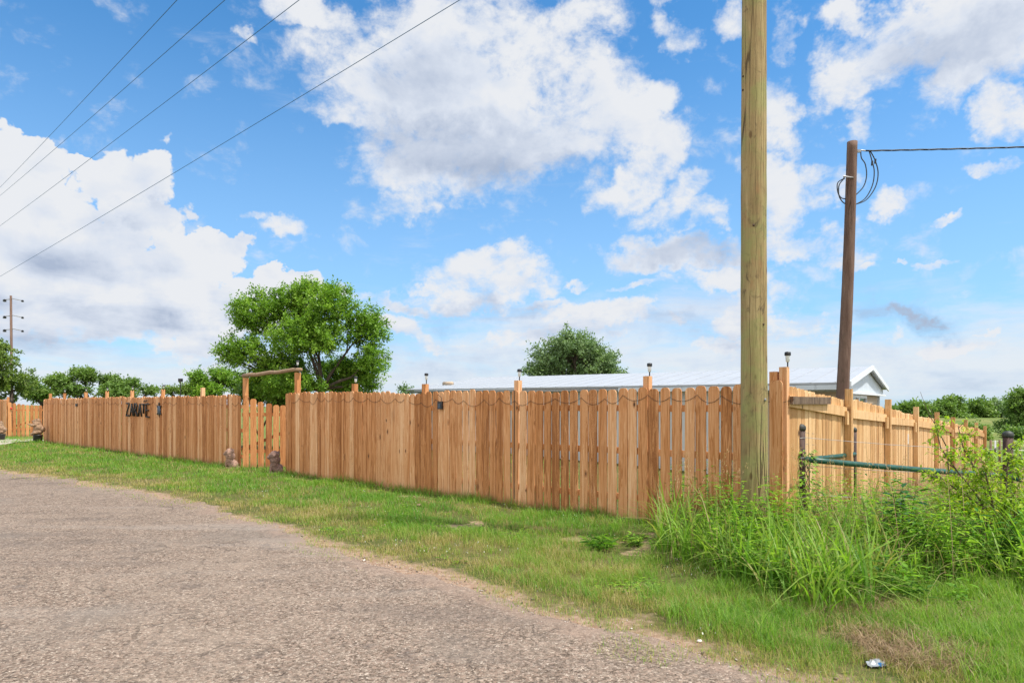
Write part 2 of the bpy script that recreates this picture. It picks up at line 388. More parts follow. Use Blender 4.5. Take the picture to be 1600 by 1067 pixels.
def polemat(name, stops, green=False):
    m, T, out = newmat(name); c = objco(T)
    v = T.mapping(c, scale=(9, 9, .7)); g = T.noise(v, 1.0, 7, .62, .6)
    fine = T.noise(T.mapping(c, scale=(70, 70, 3)), 1.0, 4, .65)
    f = T.m('ADD', T.m('MULTIPLY', g, .62), T.m('MULTIPLY', fine, .38))
    col = T.ramp(f, stops)
    if green:
        gp = T.noise(c, 2.4, 5, .62)
        col = T.mix(T.smooth(gp, .44, .62, 0, .62), col, (.27, .29, .105))
        gp2 = T.noise(T.mapping(c, scale=(3.5, 3.5, 5.5)), 1.0, 6, .7, 1.2)
        col = T.mix(T.smooth(gp2, .60, .74, 0, .55), col, (.11, .085, .048))
        rr = T.noise(T.mapping(c, scale=(5, 5, 1.6)), 1.0, 4, .6)
        col = T.mix(T.smooth(rr, .58, .70, 0, .5), col, (.33, .19, .085))
    cr = T.voro(T.mapping(c, scale=(16, 16, .45)), 1.0, 'DISTANCE_TO_EDGE')
    crn = T.noise(T.mapping(c, scale=(4, 4, .35)), 1.0, 3)
    crack = T.m('MULTIPLY', T.smooth(cr, .05, .012), T.smooth(crn, .50, .60))
    kd = T.voro(T.mapping(c, scale=(4.6, 4.6, 1.9)), 1.0)
    col = T.mix(T.m('MULTIPLY', T.smooth(kd, .11, .05), .7), col, (.09, .045, .02))
    if green:
        ps = T.n('ShaderNodeSeparateXYZ'); T.link(c, ps.inputs[0]); th = T.m('ARCTAN2', ps.outputs[1], ps.outputs[0])
        for a0, zf, wd in ((-1.05, .5, .016), (-1.32, 1.3, .010), (-2.25, .8, .013), (-1.75, 1.9, .008), (-.75, .9, .012)):
            zc = T.n('ShaderNodeCombineXYZ'); T.link(T.m('MULTIPLY', ps.outputs[2], zf), zc.inputs[2]); zc.inputs[0].default_value = a0*7
            nz = T.noise(zc.outputs[0], 1.6, 5, .6); dd = T.m('ABSOLUTE', T.m('SUBTRACT', T.m('ADD', th, T.m('MULTIPLY', T.m('SUBTRACT', nz, .5), .5)), a0))
            zc2 = T.n('ShaderNodeCombineXYZ'); T.link(ps.outputs[2], zc2.inputs[1]); zc2.inputs[0].default_value = a0*3
            crack = T.m('MAXIMUM', crack, T.m('MULTIPLY', T.smooth(dd, wd*1.6, wd*.5), T.smooth(T.noise(zc2.outputs[0], .8, 3), .42, .50)))
    col = T.mix(T.m('MULTIPLY', crack, .8), col, (.045, .030, .018))
    sm = T.noise(T.mapping(c, scale=(7, 7, 4.2)), 1.0, 6, .75, 1.5); sm2 = T.noise(c, 1.3, 3)
    col = T.mix(T.m('MULTIPLY', T.smooth(sm, .52, .66), T.smooth(sm2, .48, .62, .15, .7)), col, (.07, .055, .035))
    h = T.m('SUBTRACT', f, T.m('MULTIPLY', crack, 1.2))
    principled(T, out, col, .82, 0, h, .75, .012, spec=.2); return m
M['newpole'] = polemat('treated pine pole', [(0., (.08,.052,.026)), (.36, (.20,.140,.065)), (.52, (.325,.245,.115)), (.66, (.44,.345,.175)), (1., (.56,.46,.26))], True)
M['oldpole'] = polemat('old brown pole', [(0., (.045,.024,.018)), (.4, (.115,.070,.054)), (.58, (.195,.128,.098)), (1., (.38,.28,.22))])

def ground_mat():
    m, T, out = newmat('verge soil and thatch'); c = objco(T)
    n = T.noise(c, .9, 6, .62); f = T.noise(c, 16, 6, .7); g = T.noise(c, 75, 4, .7)
    col = T.mix(T.smooth(n, .38, .62), (.075, .095, .022), (.13, .115, .04))
    col = T.mix(T.smooth(f, .48, .66, 0, .75), col, (.20, .14, .075))
    col = T.mix(T.smooth(g, .5, .75, 0, .6), col, (.045, .055, .015))
    big = T.noise(c, .035, 5, .6)
    sp = T.n('ShaderNodeSeparateXYZ'); T.link(c, sp.inputs[0])
    pasture = T.mix(T.smooth(big, .35, .65), (.115, .17, .035), (.20, .20, .06))
    pasture = T.mix(T.smooth(T.noise(c, .6, 6, .65), .42, .66, 0, .6), pasture, (.08, .115, .03))
    col = T.mix(T.smooth(sp.outputs[1], 20, 34), col, pasture)
    # bare earth along the road's edge and in patches
    e = attr(T, 'edge'); en = T.m('ADD', e, T.m('MULTIPLY', T.m('SUBTRACT', T.noise(c, 2.6, 5, .6), .5), 1.2))
    dirt = T.mix(T.smooth(f, .35, .65), (.27, .165, .105), (.40, .29, .21))
    dirt = T.mix(T.smooth(g, .45, .7, 0, .5), dirt, (.17, .12, .09))
    col = T.mix(T.smooth(en, .38, .05, 0, 1), col, dirt)
    ba = attr(T, 'bare'); col = T.mix(T.smooth(T.m('ADD', ba, T.m('MULTIPLY', T.m('SUBTRACT', f, .5), .8)), .35, .6), col, T.mix(g, (.24,.165,.10), (.36,.26,.17)))
    principled(T, out, col, .95, 0, T.m('ADD', f, g), .6, .02, spec=.15); return m
M['ground'] = ground_mat()
def road_mat():
    m, T, out = newmat('worn chip seal'); c = objco(T)
    big = T.noise(c, .55, 5, .6); mid = T.noise(c, 3.2, 6, .65)
    v1 = T.voro(c, 58., 'F1', 'Color'); vd = T.voro(c, 58.)
    v2 = T.voro(c, 130., 'F1', 'Color')
    sx = T.n('ShaderNodeSeparateColor'); T.link(v1, sx.inputs[0]); sy = T.n('ShaderNodeSeparateColor'); T.link(v2, sy.inputs[0])
    f = T.m('ADD', T.m('MULTIPLY', sx.outputs[0], .55), T.m('MULTIPLY', sy.outputs[1], .45))
    ag = T.ramp(f, [(0., (.034,.024,.017)), (.28, (.108,.078,.057)), (.55, (.195,.148,.112)), (.8, (.300,.238,.185)), (1., (.60,.50,.41))])
    ag = T.mix(T.m('MULTIPLY', T.smooth(sx.outputs[2], .6, .9), .5), ag, (.32,.225,.17))
    dust = T.mix(mid, (.25,.195,.150), (.31,.245,.19))
    col = T.mix(T.smooth(T.m('ADD', T.m('MULTIPLY', big, .6), T.m('MULTIPLY', mid, .4)), .44, .68, .0, .5), ag, dust)
    gr = T.noise(T.vm('ADD', c, (31, 7, 0)), .42, 4, .55)
    col = T.mix(T.smooth(gr, .54, .68, 0, .45), col, (.17, .145, .122))
    tar = T.noise(T.vm('ADD', c, (3, 57, 0)), 1.9, 7, .72)
    col = T.mix(T.smooth(tar, .55, .70, 0, .5), col, (.085, .070, .062))
    sd2 = T.noise(T.mapping(c, scale=(1,1,1)), 11., 5, .7); col = T.mix(T.smooth(sd2, .52, .68, 0, .34), col, (.085,.07,.06))
    trk = T.noise(T.mapping(c, rot=(0,0,R(41)), scale=(.16,1.1,1)), 1.0, 4, .55)
    col = T.mix(T.smooth(trk, .52, .66, 0, .38), col, (.30,.255,.215)); col = T.mix(T.smooth(trk, .46, .34, 0, .34), col, (.115,.092,.078))
    cv = T.vm('ADD', c, None); dn = T.n('ShaderNodeTexNoise'); T.link(c, dn.inputs['Vector']); dn.inputs['Scale'].default_value = 3.; dn.inputs['Detail'].default_value = 5
    T.link(T.mapping(dn.outputs['Color'], scale=(.42, .42, .0)), cv.node.inputs[1])
    ck = T.voro(cv, 1.05, 'DISTANCE_TO_EDGE'); cm = T.noise(c, .5, 3)
    crack = T.m('MULTIPLY', T.smooth(ck, .012, .002), T.smooth(cm, .58, .70))
    ck2 = T.m('MULTIPLY', T.smooth(T.voro(cv, 4.2, 'DISTANCE_TO_EDGE'), .05, .01), T.smooth(T.noise(c, 1.7, 4), .50, .60))
    crk = T.m('MAXIMUM', T.m('MULTIPLY', crack, .8), T.m('MULTIPLY', ck2, .45))
    col = T.mix(T.m('MULTIPLY', crk, .7), col, (.045, .036, .03))
    e = attr(T, 'edge'); en = T.m('ADD', e, T.m('MULTIPLY', T.m('SUBTRACT', mid, .5), .9))
    col = T.mix(T.smooth(en, .36, .0, 0, .6), col, T.mix(T.noise(c, 9., 6, .7), (.15,.10,.075), (.40,.29,.22)))
    h = T.m('ADD', T.m('MULTIPLY', T.m('SUBTRACT', 1., vd), .7), T.m('MULTIPLY', mid, 1.5)); h = T.m('SUBTRACT', h, T.m('MULTIPLY', crk, 2.))
    principled(T, out, col, .9, 0, h, .75, .010, spec=.2); return m
M['road'] = road_mat()
def foliage(name, stops, trans=.35, attrn='rnd', rough=.5, tip=None, nscale=None):
    m, T, out = newmat(name); r = attr(T, attrn)
    if nscale:
        nn = T.noise(objco(T), nscale, 3, .6); r = T.m('ADD', T.m('MULTIPLY', r, .6), T.m('MULTIPLY', T.lin(nn, .3, .7), .4))
    col = T.ramp(r, stops)
    if tip: col = T.mix(T.smooth(attr(T, 'h'), .55, 1.0, 0, tip[1]), col, tip[0])
    p = T.n('ShaderNodeBsdfPrincipled'); T.link(col, p.inputs['Base Color']); p.inputs['Roughness'].default_value = rough
    p.inputs['Specular IOR Level'].default_value = .3
    tr = T.n('ShaderNodeBsdfTranslucent'); T.link(T.mix(1., col, (1.25, 1.45, .6), 'MULTIPLY'), tr.inputs[0])
    mx = T.n('ShaderNodeMixShader'); mx.inputs[0].default_value = trans
    T.link(p.outputs[0], mx.inputs[1]); T.link(tr.outputs[0], mx.inputs[2]); T.link(mx.outputs[0], out.inputs[0]); return m
M['lawn'] = foliage('lawn grass', [(0., (.46,.35,.17)), (.14, (.37,.32,.11)), (.30, (.26,.32,.055)), (.58, (.165,.325,.030)), (1., (.085,.22,.022))], .38)
M['tall'] = foliage('tall green grass', [(0., (.38,.31,.14)), (.10, (.26,.33,.07)), (.35, (.24,.40,.045)), (.7, (.15,.30,.030)), (1., (.06,.15,.020))], .42, tip=((.24,.27,.08), .4))
M['dry'] = foliage('dry straw', [(0., (.15,.09,.045)), (.4, (.27,.18,.095)), (1., (.44,.33,.19))], .2)
M['seed'] = foliage('seed heads', [(0., (.30,.19,.09)), (1., (.50,.35,.18))], .3)
M['weed'] = foliage('broad leaf weeds', [(0., (.05,.125,.018)), (.5, (.16,.32,.028)), (1., (.36,.52,.05))], .38)
M['darkleaf'] = foliage('dark broad leaves', [(0., (.035,.11,.02)), (.6, (.075,.215,.03)), (1., (.17,.35,.05))], .25, rough=.35)
M['limeleaf'] = foliage('young yellow green leaves', [(0., (.12,.23,.022)), (.4, (.28,.42,.030)), (.8, (.44,.54,.045)), (1., (.55,.50,.06))], .45)
M['treeleaf'] = foliage('bright elm leaves', [(0., (.08,.16,.022)), (.45, (.16,.30,.034)), (.8, (.27,.42,.05)), (1., (.36,.48,.08))], .33, nscale=.9)
M['darktree'] = foliage('blue green crown leaves', [(0., (.10,.165,.08)), (.5, (.18,.27,.12)), (1., (.28,.37,.16))], .25, nscale=.7)
M['midtree'] = foliage('mid green crown leaves', [(0., (.08,.14,.035)), (.5, (.15,.25,.055)), (1., (.27,.36,.09))], .3, nscale=.6)
M['lightree'] = foliage('light green crown leaves', [(0., (.09,.15,.035)), (.5, (.165,.245,.05)), (1., (.28,.35,.08))], .33, nscale=.6)
M['bark'] = simple('tree bark', (.075,.055,.042), .9, 0, .45, 9, .8)
M['twig'] = simple('shrub stems', (.10,.07,.05), .8, 0, .3, 30, .3)
M['black'] = simple('black plastic', (.018,.018,.02), .42, 0, .2)
M['iron'] = simple('dark painted metal letters', (.03,.028,.027), .55, .3, .4, 12)
M['bluemetal'] = simple('blue grey metal ornament', (.075,.10,.135), .45, .5, .5, 30)
M['cable'] = simple('dark cable', (.03,.035,.04), .6)
M['bluewire'] = simple('line wire', (.03,.12,.24), .6)
M['stringw'] = simple('brown string cable', (.07,.04,.028), .7)
M['greenpipe'] = simple('green painted pipe', (.012,.075,.055), .42, 0, .45, 9, .25)
M['greencap'] = simple('dark post cap', (.03,.035,.03), .6, 0, .5, 30)
M['rustpost'] = simple('dark rusty steel', (.06,.032,.024), .7, .2, .6, 14, .6)
M['galv'] = simple('galvanised wire', (.30,.30,.30), .5, .6)
M['stone'] = simple('brown cast concrete', (.30,.18,.13), .85, 0, .5, 28, .7)
M['stone_dark'] = simple('dark cast concrete', (.21,.125,.10), .85, 0, .5, 28, .7)
M['tanstone'] = simple('tan carved figure', (.27,.17,.105), .85, 0, .5, 16, .7)
M['red'] = simple('red plastic', (.55,.02,.02), .4)
M['white'] = simple('white painted metal', (.72,.75,.78), .45, 0, .05, 3, .05)
M['frost'] = simple('clear solar lens', (.75,.77,.78), .25, 0, .05)
M['concrete'] = simple('pale gravel drive', (.42,.37,.31), .95, 0, .3, 22, .6)
M['tanwall'] = simple('tan siding', (.45,.35,.25), .7, 0, .08, 3)
M['ceramic'] = simple('porcelain', (.7,.68,.62), .3)
M['pebble'] = None
def siding(name, col, freq, axis, rough=.45, metal=0., amp=.12):
    m, T, out = newmat(name); c = objco(T); sp = T.n('ShaderNodeSeparateXYZ'); T.link(c, sp.inputs[0])
    w = T.m('PINGPONG', T.m('MULTIPLY', sp.outputs[axis], freq), .5)
    edge = T.smooth(w, .08, .0)
    n = T.noise(c, 1.3, 5, .6)
    col2 = T.mix(T.lin(n, .3, .7), tuple(x*(1-amp) for x in col), col)
    col2 = T.mix(T.m('MULTIPLY', edge, .35), col2, tuple(x*.45 for x in col))
    principled(T, out, col2, rough, metal, T.m('SUBTRACT', 1., edge), .5, .02); return m
M['roof'] = simple('white ribbed metal roof', (.36,.38,.405), .5, 0, .06, 2, .05)
M['wallpanel'] = siding('white metal wall panels', (.56,.58,.60), 3.3, 0, .5)
M['gable'] = siding('pale blue grey gable panels', (.60,.66,.72), 3.3, 1, .5)
def glassmat():
    m, T, out = newmat('dark window glass'); principled(T, out, (.02,.025,.03), .06, 0, spec=.8); return m
M['glass'] = glassmat()
def pebbles():
    m, T, out = newmat('loose stones'); r = attr(T)
    col = T.ramp(r, [(0., (.06,.05,.045)), (.35, (.20,.15,.12)), (.65, (.33,.25,.20)), (.9, (.50,.43,.37)), (1., (.80,.76,.70))])
    principled(T, out, col, .85, 0, spec=.3); return m
M['pebble'] = pebbles()
def litter():
    m, T, out = newmat('crumpled clear plastic'); c = objco(T)
    n = T.noise(c, 14., 3, .5)
    col = T.mix(T.smooth(n, .56, .60), (.45,.48,.50), (.03,.18,.45))
    principled(T, out, col, .15, 0, spec=.8, **{'Transmission Weight': .35}); return m
M['litter'] = litter()

# ------------------------------------------------------------------ terrain, road, drive
def axis(segs):
    o = []
    for a, b, s in segs: o += list(np.arange(a, b, s))
    o.append(segs[-1][1]); return np.array(sorted(set(np.round(o, 4))))
gx = axis([(-3000,-600,400),(-600,-100,50),(-100,-30,7),(-30,-12,.6),(-12,10,.16),(10,30,.6),(30,100,5),(100,600,40),(600,3000,400)])
gy = axis([(-300,-20,40),(-20,1,2),(1,16,.16),(16,34,.5),(34,100,3),(100,600,20),(600,3600,300)])
XX, YY = np.meshgrid(gx, gy); ZZ = H(XX, YY)
BARE = [(1020,852,.42,.22),(1075,868,.5,.25),(985,862,.3,.18),(1045,836,.5,.12),(720,822,.5,.2),(905,838,.25,.14),(640,775,.35,.15)]
def bare(x, y):
    o = np.zeros_like(np.asarray(x, dtype=float))
    for px, py, ra, rb in BARE:
        s = (py-HZ)/CAMH; p = ((px-CX)/s, F/s)
        d = np.hypot((x-p[0])/ra, (y-p[1])/(rb*1.5))+(fnoise(x*6, y*6, 3)-.5)*2.6; o = np.maximum(o, 1-sstep(d, .2, .9))
    return o
ny, nx = XX.shape
idx = np.arange(nx*ny).reshape(ny, nx)
q = np.stack([idx[:-1,:-1], idx[:-1,1:], idx[1:,1:], idx[1:,:-1]], -1).reshape(-1, 4)
g_ed = np.clip(edge_d(XX, YY), -1, 3)
gr = np_mesh('ground', np.stack([XX, YY, ZZ], -1).reshape(-1, 3), q, None, M['ground'], {'edge': g_ed, 'bare': bare(XX, YY)}, smooth=True)
tag(gr, kind='structure')
# road sheet: inside edge follows the worn, ragged line
nS = 900
xs = np.concatenate([np.linspace(-60,-26,40,endpoint=False), np.linspace(-26,-8,160,endpoint=False), np.linspace(-8,3,640,endpoint=False), np.linspace(3,60,60)])
ye = np.interp(xs, ex, ey)
rag = (fnoise(xs*1.1+40, xs*0, 3)-.5)*.95 + (fnoise(xs*5+4, xs*0+9, 3)-.5)*.42 + (fnoise(xs*17+4, xs*0+3, 2)-.5)*.14
rag *= np.clip((ye-2.6)/7., .3, 1)
rv, rq, re_ = [], [], []
offs = [0, .06, .15, .3, .6, 1.2, 2.5, 5, 9, 14]
dx, dy = -.63, -.777
for o_ in offs:
    for i in range(len(xs)):
        k = max(0, 1-o_/2.5)
        rv.append((xs[i]+dx*o_, ye[i]+rag[i]*k+dy*o_, .004+min(o_, .1)*.08)); re_.append(o_)
n_ = len(xs)
for j in range(len(offs)-1):
    for i in range(n_-1): rq.append((j*n_+i, (j+1)*n_+i, (j+1)*n_+i+1, j*n_+i+1))
rd = np_mesh('road', rv, rq, None, M['road'], {'edge': re_}, smooth=True); tag(rd, kind='structure')
# small pale drive up to the far gate
mb = MB(); A = G(-30, 33.0); B = G(72, 35.6); C = Vector((-19.6, 23.6, 0)); D_ = Vector((-25.5, 28.2, 0))
nn_ = 14; vs = []; fs = []
for i in range(nn_+1):
    for j in range(nn_+1):
        p = (A.lerp(B, i/nn_)).lerp(D_.lerp(C, i/nn_), j/nn_); vs.append((p.x, p.y, h1(p.x, p.y)+.03))
for i in range(nn_):
    for j in range(nn_): a = i*(nn_+1)+j; fs.append((a, a+1, a+nn_+2, a+nn_+1))
mb.add(vs, fs); tag(mb.build('driveway', M['concrete'], smooth=True), kind='structure')

# ------------------------------------------------------------------ fences
def picket(mb, p, along, out, w, h, th=.017, lean=0., a=0.):
    """dog-eared board; p = foot of its centre on the outer face"""
    r = w*.36; c = [(-w/2, 0), (w/2, 0), (w/2, h-r), (w/2-r*.18, h-r*.48), (w/2-r*.52, h-r*.12), (w/2-r, h),
                    (-w/2+r, h), (-w/2+r*.52, h-r*.12), (-w/2+r*.18, h-r*.48), (-w/2, h-r)]
    up = (Vector((0,0,1)) + along*lean).normalized()
    tw = random.uniform(-.05, .05); ax = (along + out*tw).normalized()
    mb.prism(c, Vector(p)+out*random.uniform(-.003, .003), ax, up, -out, th, a)
def rotz(ax, out): return Matrix((ax, out, Vector((0,0,1)))).transposed()
def fence_run(parent, A, B, along, out, posts, top, gap=.02, matb='cedar', wp=.142, stagger=.012, post_top=.16, rails=(1.55,.95,.30), bay_gap=True, outpost=False):
    """pickets from A to B in bays between the post distances"""
    L = (B-A).dot(along); cuts = sorted([0.]+[p for p in posts if .3 < p < L-.3]+[L]); d = wp/2; mbs = [MB() for _ in cuts[1:]]
    while d < L-wp*.3:
        k = max(i for i in range(len(cuts)-1) if cuts[i] <= d or i == 0)
        w = wp*random.uniform(.95, 1.03); gp = gap(d) if callable(gap) else gap
        g = gp*random.uniform(.6, 1.45) if gp > 0 else random.uniform(-.003, .009)
        p = A + along*d; z = h1(p.x, p.y); tt = top(d) + random.gauss(0, stagger); lo = random.uniform(.0, .035); zz = z-.01+lo
        o2 = out*(0.013*(random.random() < .2) if gp <= .008 else 0)
        picket(mbs[k], (p.x+o2.x, p.y+o2.y, zz), along, out, w, z+tt-zz, lean=random.gauss(0, .004), a=random.random()); d += wp+g
    for k in range(len(cuts)-1):
        part(mbs[k], 'board_panel', M[matb], parent)
        for rz in rails:
            mb = MB(); a0, a1 = cuts[k]+.06, cuts[k+1]-.06; P0 = A+along*a0; P1 = A+along*a1
            off = -out*(.017+.02) if not outpost else out*.021
            z0 = h1(P0.x, P0.y)+rz*top(a0)/1.83; z1 = h1(P1.x, P1.y)+rz*top(a1)/1.83
            if outpost: z0 += random.uniform(-.03,.03)
            c = (P0+P1)/2+off+Vector((0,0,(z0+z1)/2)); v = P1+Vector((0,0,z1))-P0-Vector((0,0,z0)); ln = v.length; v.normalize()
            upv = out.cross(v); upv = upv if upv.z > 0 else -upv
            mm = Matrix((v, out, upv)).transposed()
            mb.box(c, (ln/2, .019, .045 if not outpost else .068), mm, random.random()); part(mb, 'rail', M['pine' if outpost else matb], parent)
    for d in posts:
        p = A+along*d; z = h1(p.x, p.y); pt = post_top(d) if callable(post_top) else post_top
        mb = MB(); hh = top(d)+pt+.25; off = -out*.085 if not outpost else out*.05
        c = Vector((p.x, p.y, z-.25+hh/2))+off
        mb.box(c, (.045, .045, hh/2), rotz(along, out), random.random()); part(mb, 'post', M[matb], parent)
def swags(parent_name, label, A, along, out, d0, d1, zt, step=(.26,.5), M_='stringw'):
    mb = MB(); d = d0; z = zt(d)
    pts = []
    while d < d1:
        L = random.uniform(*step); sag = random.uniform(.05, .11); z2 = zt(d+L)+random.uniform(-.03,.03)
        for k in range(8):
            t = k/8; p = A+along*(d+L*t); zz = z*(1-t)+z2*t - sag*4*t*(1-t)
            pts.append((p.x+out.x*.009, p.y+out.y*.009, zz+h1(p.x, p.y)))
        d += L; z = z2
    mb.tube(pts, .0030, 5); o = mb.build(parent_name, M[M_], None, pts[0]); tag(o, label, 'cable', 'cables swagged along the road fence'); return o
def top_post(d): return .15
# --- road fence, right-hand run (gate to corner)
AL = -FL
A1 = P_front(446); B1 = CORNER
def dist(px, A): return (P_front(px)-A).dot(AL)
f1 = empty('board_fence', A1, 'cedar board fence with open gaps, running from the log-topped gate to the pole', 'fence')
posts1 = [dist(p, A1) for p in (549, 659, 804, 1007, 1206)]
fence_run(f1, A1, B1-AL*.17, AL, FN, posts1, lambda d: 1.845-.0028*d+.010*math.sin(d*1.3), gap=lambda d: .005+.019*float(sstep(d, 3.5, 8.)))
mb = MB(); p = B1-AL*.075; z = h1(p.x, p.y); picket(mb, (p.x+FN.x*.03, p.y+FN.y*.03, z), AL, FN, .15, 1.88, a=.62); part(mb, 'end_board', M['cedar'], f1)
mb = MB(); c = B1 + RD*.09 - AL*.02; mb.box(c+Vector((0,0,.95)), (.045,.045,1.10), rotz(AL, FN), .2); part(mb, 'post', M['cedar'], f1)
# --- left-hand run
A2 = P_front(68); B2 = P_front(379)
f2 = empty('board_fence', A2, 'close-boarded cedar fence carrying the dark letters, left of the log-topped gate', 'fence')
posts2 = [(P_front(p)-A2).dot(AL) for p in (75, 97, 130, 163, 202, 250, 312)]
fence_run(f2, A2, B2, AL, FN, posts2, lambda d: 1.83+.01*math.sin(d*.9), gap=0., post_top=.22)
# --- short run beyond the far gate
B3 = G(10, 32.2); A3 = B3 + FL*7.5
f3 = empty('board_fence', A3, 'short stretch of cedar fence at the left edge beyond the far gate', 'fence')
fence_run(f3, A3, B3, AL, FN, [2.4, 4.8, 7.4], lambda d: 1.80, gap=0., post_top=.12)
# --- side fence running back
f4 = empty('side_fence', CORNER+RN*.02, 'pale pine fence showing its posts and rails, running back down the slope', 'fence')
SP = 2.65
A4 = CORNER+RD*.05
fence_run(f4, A4, A4+RD*(SP*8+.05), RD, RN, [SP*k for k in range(1, 9)], lambda d: 1.84, gap=.0085, matb='pine', rails=(1.65,.14), outpost=True, post_top=lambda d: .16, stagger=.008)
mb = MB(); zz = 1.655
c = A4+RD*.82+RN*.062+Vector((0,0,zz)); mb.box(c, (.78,.02,.046), rotz(RD, RN), .3); part(mb, 'weathered_board', M['oldwood'], f4)['label'] = 'short grey weathered board across the first bay'
for k in range(1, 8):
    mb = MB(); p = A4+RD*(SP*k-.14); mb.box(p+RN*.058+Vector((0,0,h1(p.x,p.y)+1.57)), (.045,.017,.10), rotz(RD, RN), .8); part(mb, 'rail_block', M['pine'], f4)

# --- gates
def gate(name, label, hinge, dirv, n, pitch, w, top, zb, mat):
    g = empty(name, hinge, label, 'gate'); out = Vector((dirv.y, -dirv.x, 0))
    mb = MB(); L = n*pitch
    for k in range(n):
        d = (k+.5)*pitch; p = hinge+dirv*d
        picket(mb, (p.x, p.y, zb+random.uniform(0,.02)), dirv, out, w*random.uniform(.96,1.03), top(d/L)-.05, lean=random.gauss(0,.004), a=random.random())
    part(mb, 'board_panel', mat, g)
    for rz in (.42, 1.35):
        mb = MB(); mb.box(hinge+dirv*L/2-out*.04+Vector((0,0,zb+rz)), (L/2,.018,.045), rotz(dirv, out), .4); part(mb, 'rail', mat, g)
    mb = MB(); a = hinge-out*.04+Vector((0,0,zb+.47)); b = hinge+dirv*L-out*.04+Vector((0,0,zb+1.30)); v = (b-a); ln = v.length; v.normalize()
    mb.box((a+b)/2-out*.038, (ln/2, .015, .04), Matrix((v, out, v.cross(out))).transposed(), .7); part(mb, 'brace', mat, g)
    return g
h0 = P_front(377)-FN*.02+Vector((0,0,0)); d0 = Vector((.935,.355,0)).normalized()
gate('picket_gate', 'reddish picket gate with wide gaps, ajar beneath the log crossbeam', h0, d0, 11, .178, .145, lambda t: 1.90-.27*math.sin(math.pi*min(1,t*1.02)), h1(h0.x, h0.y), M['cedar_red'])
h2 = G(12, 32.2); d2 = Vector((.80,.60,0))
gate('picket_gate', 'far picket gate with scooped top behind the standing bear figure', h2, d2, 14, .172, .14, lambda t: 1.78-.16*math.sin(math.pi*t), h1(h2.x,h2.y)-.06, M['cedar_red'])
# log portal over the near gate
pl = P_front(376)-FN*.13; pr = P_front(457)-FN*.13
ar = empty('gate_portal', pl, 'two square posts carrying a peeled log crossbeam over the gate', 'portal')
for p, zt in ((pl, 2.26), (pr, 2.32)):
    mb = MB(); mb.box((p.x, p.y, zt/2-.1), (.05,.05,zt/2+.1), rotz(AL, FN), random.random()); part(mb, 'post', M['cedar_red'], ar)
mb = MB(); v = (pr-pl).normalized(); a = pl-v*.12+Vector((0,0,2.315)); b = pr+v*.14+Vector((0,0,2.39))
mb.tube([a.lerp(b, t/8)+Vector((0,0,.012*math.sin(t*2.1))) for t in range(9)], [.050-.001*t for t in range(9)], 14, .4); part(mb, 'crossbeam', M['log'], ar, True)

# --- string cables on the road fence
ztop = lambda d: 1.70+.03*math.sin(d*5)
swags('string_cable', 'thin brown cable looped along the top of the gappy right-hand fence run', A1, AL, FN, .15, (B1-A1).length-.25, ztop)
swags('string_cable', 'thin brown cable looped along the top of the close-boarded left-hand fence run', A2, AL, FN, .2, (B2-A2).length-.2, lambda d: 1.66+.02*math.sin(d*5))
cb = MB(); p = P_front(804)+FN*.012
cb.tube([(p.x, p.y, 1.83), (p.x+.004, p.y, 1.3), (p.x-.004, p.y, .7), (p.x, p.y, .1)], .006, 5); tag(cb.build('drop_cable', M['cable'], None, (p.x, p.y, 1.8)), 'dark cable running straight down the fence boards at a post', 'cable')

# --- solar lights on post tops
def solar(p, z, sc_=1., label=''):
    e = empty('solar_light', (p.x, p.y, z), label, 'garden light', 'solar lights on the fence posts')
    mb = MB(); mb.lathe((p.x, p.y, z), [(.008,-.02),(.009,.045*sc_)], 8); part(mb, 'stake', M['black'], e)
    mb = MB(); mb.lathe((p.x, p.y, z), [(.012,.045*sc_),(.022,.055*sc_),(.026,.105*sc_),(.026,.108*sc_)], 12); part(mb, 'lens', M['frost'], e, True)
    mb = MB(); mb.lathe((p.x, p.y, z), [(.034,.108*sc_),(.036,.112*sc_),(.036,.135*sc_),(.030,.142*sc_),(.01,.145*sc_)], 14); part(mb, 'cap', M['black'], e, True)
for px, lab in ((549,'solar light on the fence post nearest the big leafy tree'),(659,'solar light on the second fence post right of the gate'),(804,'solar light on the tall post left of the round-crowned tree'),
                (1007,'solar light on the fence post just left of the utility pole')):
    p = P_front(px)-FN*.085+AL*.03; solar(p, 1.84+.15, 1.25, lab)
solar(B1+RD*.09+AL*.02, 2.05, 1.25, 'solar light on the corner post right of the utility pole')
solar(pr, 2.44, 1.1, 'solar light standing on the right end of the log crossbeam')
for k, px in enumerate((97,130,163,202,250)):
    p = P_front(px)-FN*.085+AL*.05
    solar(p, 1.83+.20, 1.0, ['solar light on the second post from the far end of the lettered fence','solar light on a fence post above the small black square lamp','solar light on the fence post midway between the black square lamp and the letters','solar light on the fence post above the dark letters','solar light on the fence post just above the metal ornament'][k])
mb = MB(); p = P_front(250)-FN*.5; mb.tube([(p.x+.1,p.y,-.3),(p.x+.1,p.y,2.30)], .012, 6); mb.box((p.x+.1,p.y,2.33), (.05,.05,.05)); tag(mb.build('garden_pole', M['black'], None, (p.x+.1,p.y,0)), 'thin dark pole with small head rising behind the fence by the ornament', 'pole')

